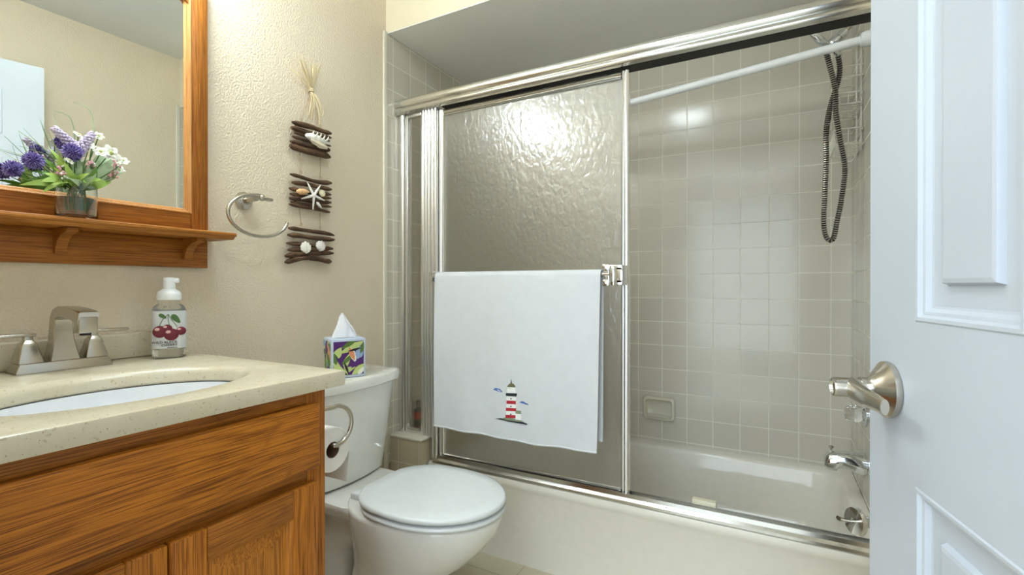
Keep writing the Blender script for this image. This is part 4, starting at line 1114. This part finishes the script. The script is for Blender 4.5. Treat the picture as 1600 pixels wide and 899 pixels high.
# ================================================================== DOOR
def door():
    E = Vector((1.555, .888, 0)); d = Vector((.2, -.98, 0)).normalized(); n = Vector((-d.y * -1, 0, 0))
    n = Vector((d.y, -d.x, 0)); n = n if n.x < 0 else -n        # into the room
    W_, H_, TH = .72, 2.03, .035; z0 = .012
    M = Matrix(((d.x, 0, n.x, E.x), (d.y, 0, n.y, E.y), (0, 1, 0, z0), (0, 0, 0, 1)))   # local: x along door from latch edge, y up, z out
    panels = [(.133, .320, .20, .781), (.405, .592, .20, .781), (.133, .320, .984, 1.60), (.405, .592, .984, 1.60), (.133, .320, 1.70, 1.90), (.405, .592, 1.70, 1.90)]
    xs = sorted({0, W_, *[p[0] for p in panels], *[p[1] for p in panels]}); ys = sorted({0, H_, *[p[2] for p in panels], *[p[3] for p in panels]})
    m = MB()
    def inpanel(x, y): return any(a < x < b and c < y < e for a, b, c, e in panels)
    for zz in (0.0, -TH):
        for i in range(len(xs) - 1):
            for j in range(len(ys) - 1):
                if inpanel((xs[i] + xs[i + 1]) / 2, (ys[j] + ys[j + 1]) / 2): continue
                m.add([(xs[i], ys[j], zz), (xs[i + 1], ys[j], zz), (xs[i + 1], ys[j + 1], zz), (xs[i], ys[j + 1], zz)], [[0, 1, 2, 3]], 0, M)
        sg = 1 if zz == 0 else -1
        for a, b, c, e in panels:
            def ring(i, dz): return [Vector((a + i, c + i, zz + sg * dz)), Vector((b - i, c + i, zz + sg * dz)), Vector((b - i, e - i, zz + sg * dz)), Vector((a + i, e - i, zz + sg * dz))]
            m.loft([ring(0, 0), ring(.002, .0015), ring(.006, .001), ring(.009, -.003), ring(.013, -.004), ring(.017, -.009), ring(.020, -.010), ring(.045, -.011), ring(.0475, -.004), ring(.052, -.003)], 0, (False, True), True, M)
    for a, b in (((0, 0), (W_, 0)), ((W_, 0), (W_, H_)), ((W_, H_), (0, H_)), ((0, H_), (0, 0))):
        m.add([(a[0], a[1], 0), (b[0], b[1], 0), (b[0], b[1], -TH), (a[0], a[1], -TH)], [[0, 1, 2, 3]], 0, M)
    b = bmesh.new()
    me = bpy.data.meshes.new('tmp'); me.from_pydata([p for p in m.v], [], m.f); b.from_mesh(me); bmesh.ops.remove_doubles(b, verts=b.verts[:], dist=.0001)
    mm = MB(); mm.bm(b)
    o = mm.build('door_1', M_door, None, loc=E + Vector((0, 0, z0)), angle=12)
    struct(o)
    # lever handle
    hz = .8985 - z0; hx = .066
    F = M @ Matrix.Translation((hx, hz, 0))
    h = MB(); h.lathe([(0, .0005), (.0375, .0005), (.0385, .003), (.0380, .008), (.0310, .013), (.0180, .023), (.0150, .027), (.0150, .036), (0, .036)], 40, M=F, caps=(True, False))
    hd = h.build('door_handle', M_nickel, o, angle=40)
    l = MB()
    ring_ = []
    l.lathe([(0, .030), (.0130, .030), (.0133, .066), (.0126, .069), (.0100, .070), (.0085, .066), (0, .064)], 28, M=F, caps=(True, False))
    # lever blade sweeping toward the hinge side
    P = smooth_path([(0.002, 0, .046), (.025, -.001, .047), (.055, -.003, .046), (.072, -.004, .043), (.088, -.006, .040)], 5); R = []
    for i, p in enumerate(P):
        f = i / (len(P) - 1); hh = .0150 * (1 - .35 * f); tt = .0095 * (1 - .5 * f)
        R.append([F @ (p + Vector((0, hh * math.sin(2 * PI * k / 16), tt * math.cos(2 * PI * k / 16)))) for k in range(16)])
    l.loft(R)
    l.build('lever', M_nickel, hd, angle=40)
    l2 = MB(); Eg = M @ Matrix.Translation((0, hz, -TH / 2)); l2.box((-.0008, -.028, -.0125), (.0005, .028, .0125), M=Eg); l2.box((-.010, -.008, -.007), (.0, .008, .007), bev=.002, M=Eg); l2.build('latch_plate', M_nickel, o)
door()

# ================================================================== SHOWER FITTINGS
WF = WX - TK            # face of the tiled right wall
SYY = 1.96
def fittings():
    # curtain rod
    A = Vector((WF - .001, 1.885, 1.826)); Bp = Vector((TK + .001, 2.125, 1.772))
    t = thing('curtain_rod', 'white shower curtain rod spanning the tub alcove under the header', 'curtain rod', (A + Bp) / 2)
    d = (Bp - A).normalized(); wp = plain('white_rod_enamel', srgb(238, 240, 240), .25)
    m = MB(); m.tube([A + d * .02, Bp - d * .02], .0142, 18); m.build('rod', wp, t)
    for e, s in ((A, 1), (Bp, -1)):
        m = MB(); m.lathe([(0, 0), (.024, 0), (.024, .012), (.020, .026), (.0150, .028)], 22, M=zframe(e + Vector((-s * .0, 0, 0)), Vector((-s, 0, 0)))); m.build('end_cap', wp, t)
    # shower head group
    P0 = Vector((WF - .001, SYY, 1.965))
    t = thing('hand_shower', 'chrome hand shower with looped metal hose on the shower arm', 'shower head', P0)
    Q = at(1316, 54, 1, SYY); 
    m = MB(); m.lathe([(0, 0), (.030, 0), (.030, .004), (.016, .012), (.0, .013)], 26, M=zframe(P0, (-1, 0, 0)), caps=(True, False)); m.tube(smooth_path([P0, P0 + Vector((-.025, 0, -.002)), Q + Vector((.025, 0, .030)), Q + Vector((.004, 0, .006))], 5), .0085, 14)
    m.build('shower_arm', M_nickel, t)
    ax = (at(1296, 70, 1, SYY) - at(1330, 38, 1, SYY)).normalized()
    m = MB(); F = zframe(Q, ax); m.lathe([(0, -.016), (.0115, -.016), (.0120, -.004), (.0150, -.003), (.0155, .010), (.0135, .012), (.0135, .022), (.0185, .024), (.0190, .040), (.016, .046), (0, .047)], 20, M=F, caps=(False, False)); 
    V = at(1300, 70, 1, SYY); Hc = at(1309, 84, 1, SYY)
    m.tube([V, Hc], .0115, 14); m.tube([Hc, Hc + (Hc - V).normalized() * .010], .0090, 14)
    m.build('hose_bracket', M_chrome, t)
    # handset cradled in the bracket: handle going up-left, with spray head
    h0 = at(1294, 74, 1, SYY - .012); h1 = at(1262, 46, 1, SYY - .06); h2 = at(1236, 30, 1, SYY - .10)
    m = MB(); m.tube(smooth_path([V, h0, at(1280, 62, 1, SYY - .045), h1, h2], 5), [.010 + .0035 * math.sin(PI * i / 20) for i in range(21)], 14)
    m.tube([h0 + (h0 - h1).normalized() * .012, h0 - (h0 - h1).normalized() * .006], .0135, 14)
    F = zframe(h2, Vector((-.55, -.35, -.75)))
    m.lathe([(0, -.022), (.012, -.020), (.030, -.004), (.040, .008), (.041, .018), (.037, .022), (0, .022)], 28, M=F, caps=(False, False))
    m.build('handset', M_chrome, t)
    # ribbed hose
    pts = [at(1290, 78, 1, SYY - .01), at(1297, 105, 1, SYY - .01), at(1305, 140, 1, SYY - .012), at(1306, 175, 1, SYY - .012), at(1312, 215, 1, SYY - .01), at(1320, 262, 1, SYY), at(1315, 310, 1, SYY), at(1308, 345, 1, SYY - .005), at(1303, 370, 1, SYY - .01), at(1297, 376, 1, SYY - .015), at(1290, 368, 1, SYY - .018), at(1287, 345, 1, SYY - .02), at(1289, 300, 1, SYY - .02), at(1291, 250, 1, SYY - .015), at(1291, 205, 1, SYY - .01), at(1298, 165, 1, SYY + .01), at(1310, 125, 1, SYY + .012), at(1312, 105, 1, SYY + .008), at(1309, 86, 1, SYY)]
    P = smooth_path(pts, 40); Lc = [0.0]
    for a, b in zip(P, P[1:]): Lc.append(Lc[-1] + (b - a).length)
    tot = Lc[-1]; step = .0019; n = int(tot / step); path = []; j = 0; rad = []
    for i in range(n + 1):
        s = min(tot - 1e-6, i * step)
        while Lc[j + 1] < s: j += 1
        path.append(P[j].lerp(P[j + 1], (s - Lc[j]) / max(1e-9, Lc[j + 1] - Lc[j]))); rad.append(.0092 if i % 4 in (0, 1) else .0066)
    m = MB(); m.tube(path, rad, 10); m.m = [0 if (k // 10) % 4 == 0 or k >= 10 * n else 1 for k in range(len(m.f))]; m.build('hose', [metal('steel_hose', srgb(206, 202, 192), .22, smooth=True), plain('hose_groove', srgb(50, 47, 42), .6)], t, angle=25)
    # tub spout
    c = Vector((WF - .001, SYY, .447)); t = thing('tub_spout', 'chrome tub spout with pull-up diverter on the end wall above the tub', 'tub spout', c)
    m = MB(); R = []
    for x, zc, hz, hy in ((0, .000, .031, .031), (-.010, .000, .031, .031), (-.040, .005, .026, .029), (-.062, .008, .0225, .027), (-.074, .0075, .0225, .026), (-.082, .000, .0285, .0255), (-.100, -.002, .0275, .0245), (-.111, -.005, .0235, .022), (-.117, -.010, .015, .016)):
        R.append([c + Vector((x, 1.18 * hy * math.cos(2 * PI * k / 24), zc + 1.22 * hz * math.sin(2 * PI * k / 24))) for k in range(24)])
    m.loft(R)
    m.build('spout', M_chrome, t)
    m = MB(); m.lathe([(.0028, 0), (.0028, .012), (.0070, .016), (.0072, .019), (.004, .022), (0, .0222)], 16, M=Matrix.Translation(c + Vector((-.096, 0, .027))), caps=(True, False)); m.build('diverter_knob', M_nickel, t)
    # valve knob
    c = Vector((WF - .001, SYY, .612)); t = thing('shower_valve', 'clear faceted shower valve knob on the end wall above the tub spout', 'valve knob', c)
    m = MB(); m.lathe([(0, 0), (.036, 0), (.036, .003), (.020, .009), (0.0, .010)], 28, M=zframe(c, (-1, 0, 0)), caps=(True, False)); m.build('escutcheon', M_chrome, t)
    m = MB(); R = []
    for z, r in ((.008, .012), (.012, .024), (.026, .029), (.046, .027), (.056, .020), (.058, .010)):
        R.append([(r * (1 if k % 2 else .90) * math.cos(2 * PI * k / 20), r * (1 if k % 2 else .90) * math.sin(2 * PI * k / 20)) for k in range(20)])
    F = zframe(c, (-1, 0, 0)); m.loft([[Vector((x, y, z)) for x, y in ring] for ring, z in zip(R, (.0105, .014, .028, .048, .057, .059))], M=F); kn = m.build('knob', M_crystal, t, angle=15)
    MB().lathe([(0, .0592), (.008, .0592), (.008, .061), (0, .0612)], 16, M=F, caps=(False, False)).build('knob_cap', M_chrome, kn)
    # wire caddy
    x0, x1, y0, y1 = 1.612, WF - .004, 1.995, 2.20
    t = thing('shower_caddy', 'white wire shower caddy with two baskets in the tub corner', 'shower caddy', (x1, (y0 + y1) / 2, 1.52))
    wm = plain('white_coated_wire', srgb(232, 228, 214), .35); r = .0021
    bk = MB()
    for y in (y0 + .05, y1 - .05): bk.tube([(x1, y, 1.51), (x1, y, 1.90)], r * 1.3, 8)
    bk.tube([(x1, y, 1.90 + .03 * math.sin(PI * (y - y0 - .05) / (y1 - y0 - .1))) for y in [y0 + .05 + (y1 - y0 - .1) * i / 12 for i in range(13)]], r * 1.3, 8)
    bk.build('back_frame', wm, t)
    def loop(z, ix): return [(p.x, p.y, z) for p in rrect(x0 + ix, x1, y0 + ix, y1 - ix, .02, z, 4)]
    for zb, zt_ in ((1.525, 1.578), (1.665, 1.700)):
        b = MB(); b.tube(loop(zb, .006), r, 8, loop=True); b.tube(loop(zt_, 0), r * 1.2, 8, loop=True)
        for i in range(9):
            y = y0 + .018 + (y1 - y0 - .036) * i / 8
            b.tube([(x1, y, zb), (x0 + .008, y, zb), (x0 + .002, y, zt_)], r * .8, 6)
        for i in range(3):
            xx = x0 + .02 + (x1 - x0 - .04) * i / 2
            b.tube([(xx, y0 + .001, zt_), (xx, y0 + .008, zb)], r * .8, 6); b.tube([(xx, y1 - .001, zt_), (xx, y1 - .008, zb)], r * .8, 6)
        b.build('wire_basket', wm, t)
    b = MB()
    for z in (1.79, 1.755): b.tube([(x1, y0, z), (x0 + .025, y0, z), (x0 + .006, y0 + .02, z), (x0 + .006, y1 - .02, z), (x0 + .025, y1, z), (x1, y1, z)], r, 8)
    b.build('guard_rail', wm, t)
    # soap dish on the back wall
    x0, x1, z0, z1 = .892, 1.036, .418, .524; yb = YB - .0005
    t = thing('soap_dish', 'cream ceramic soap dish set on the back tile wall above the tub rim', 'soap dish', ((x0 + x1) / 2, yb, z0))
    m = MB()
    def rg(i, y, r): return [Vector((p.x, y, p.y)) for p in rrect(x0 + i, x1 - i, z0 + i, z1 - i, r, 0, 5)]
    m.loft([rg(0, yb, .016), rg(0, yb - .020, .016), rg(.004, yb - .028, .014), rg(.010, yb - .029, .012), rg(.015, yb - .024, .010), rg(.017, yb - .006, .009), rg(.020, yb - .004, .008)], 0, (False, True))
    m.build('dish_frame', plain('dish_ceramic', srgb(214, 208, 188), .12), t, angle=40)
    m = MB(); m.loft([[Vector((x, yb - .006, z0 + .017)), Vector((x, yb - .034, z0 + .014)), Vector((x, yb - .036, z0 + .020)), Vector((x, yb - .030, z0 + .022)), Vector((x, yb - .006, z0 + .024))] for x in (x0 + .017, x1 - .017)]); m.build('dish_lip', plain('dish_ceramic_lip', srgb(214, 208, 188), .12), t)
fittings()

# bottle standing behind the narrow pane
def shampoo():
    c = Vector((.040, 1.690, LZ + .001)); t = thing('shampoo_bottle', 'small dark bottle with a red band behind the narrow glass pane', 'bottle', c)
    Mx = Matrix.Translation(c)
    m = MB(); m.lathe([(0, 0), (.017, 0), (.018, .003), (.018, .072), (.012, .082), (.009, .084), (.009, .090), (0, .090)], 20, M=Mx, caps=(False, False)); m.build('bottle', plain('dark_brown_plastic', srgb(52, 44, 40), .3), t)
    m = MB(); m.lathe([(.0184, .034), (.0184, .066)], 20, M=Mx, caps=(False, False)); m.build('label', plain('red_label', srgb(190, 40, 34), .4), t, fix=False)
    m = MB(); m.lathe([(.0105, .090), (.0105, .112), (.008, .115), (0, .115)], 18, M=Mx, caps=(True, False)); m.build('cap', plain('black_cap', srgb(30, 28, 28), .4), t)
shampoo()

# ================================================================== VANITY LIGHT, ADDED CEILING FILL
def lamps():
    glow = emit('lit_frosted_glass', (.82, .945, 1.0, 1), BULB)
    yc = .46; zc = 2.02
    t = thing('vanity_light', 'brushed nickel vanity light bar with three round frosted globes above the mirror', 'wall lamp', (.01, yc, zc))
    m = MB(); m.box((.001, yc - .27, zc - .045), (.025, yc + .27, zc + .045), bev=.006); m.build('back_plate', M_nickel, t)
    for k in (-1, 0, 1):
        y = yc + .19 * k
        m = MB(); m.tube([(.022, y, zc), (.092, y, zc)], .014, 14); h = m.build('arm', M_nickel, t)
        m = MB(); m.sphere((.140, y, zc), .052, 0, 24); m.build('globe', glow, h)
    dome = emit('fill_dome_glow', (.82, .945, 1.0, 1), FILL_DOME)  # glow of the unseen dome added as fill light
    t = thing('ceiling_fill_light', 'round white flush ceiling light, out of view, added to fill the bathroom with light', 'fill lamp', (.86, .72, ZC))
    Mx = Matrix.Translation((.86, .72, ZC))
    m = MB(); m.lathe([(0, -.0005), (.150, -.0005), (.150, -.018), (.142, -.022), (0, -.022)], 40, M=Mx, caps=(False, False)); m.build('pan', M_nickel, t)
    m = MB(); m.lathe([(.138, -.0225), (.130, -.045), (.10, -.065), (.05, -.077), (.0, -.080)], 40, M=Mx, caps=(True, False)); m.build('diffuser', dome, t)
lamps()
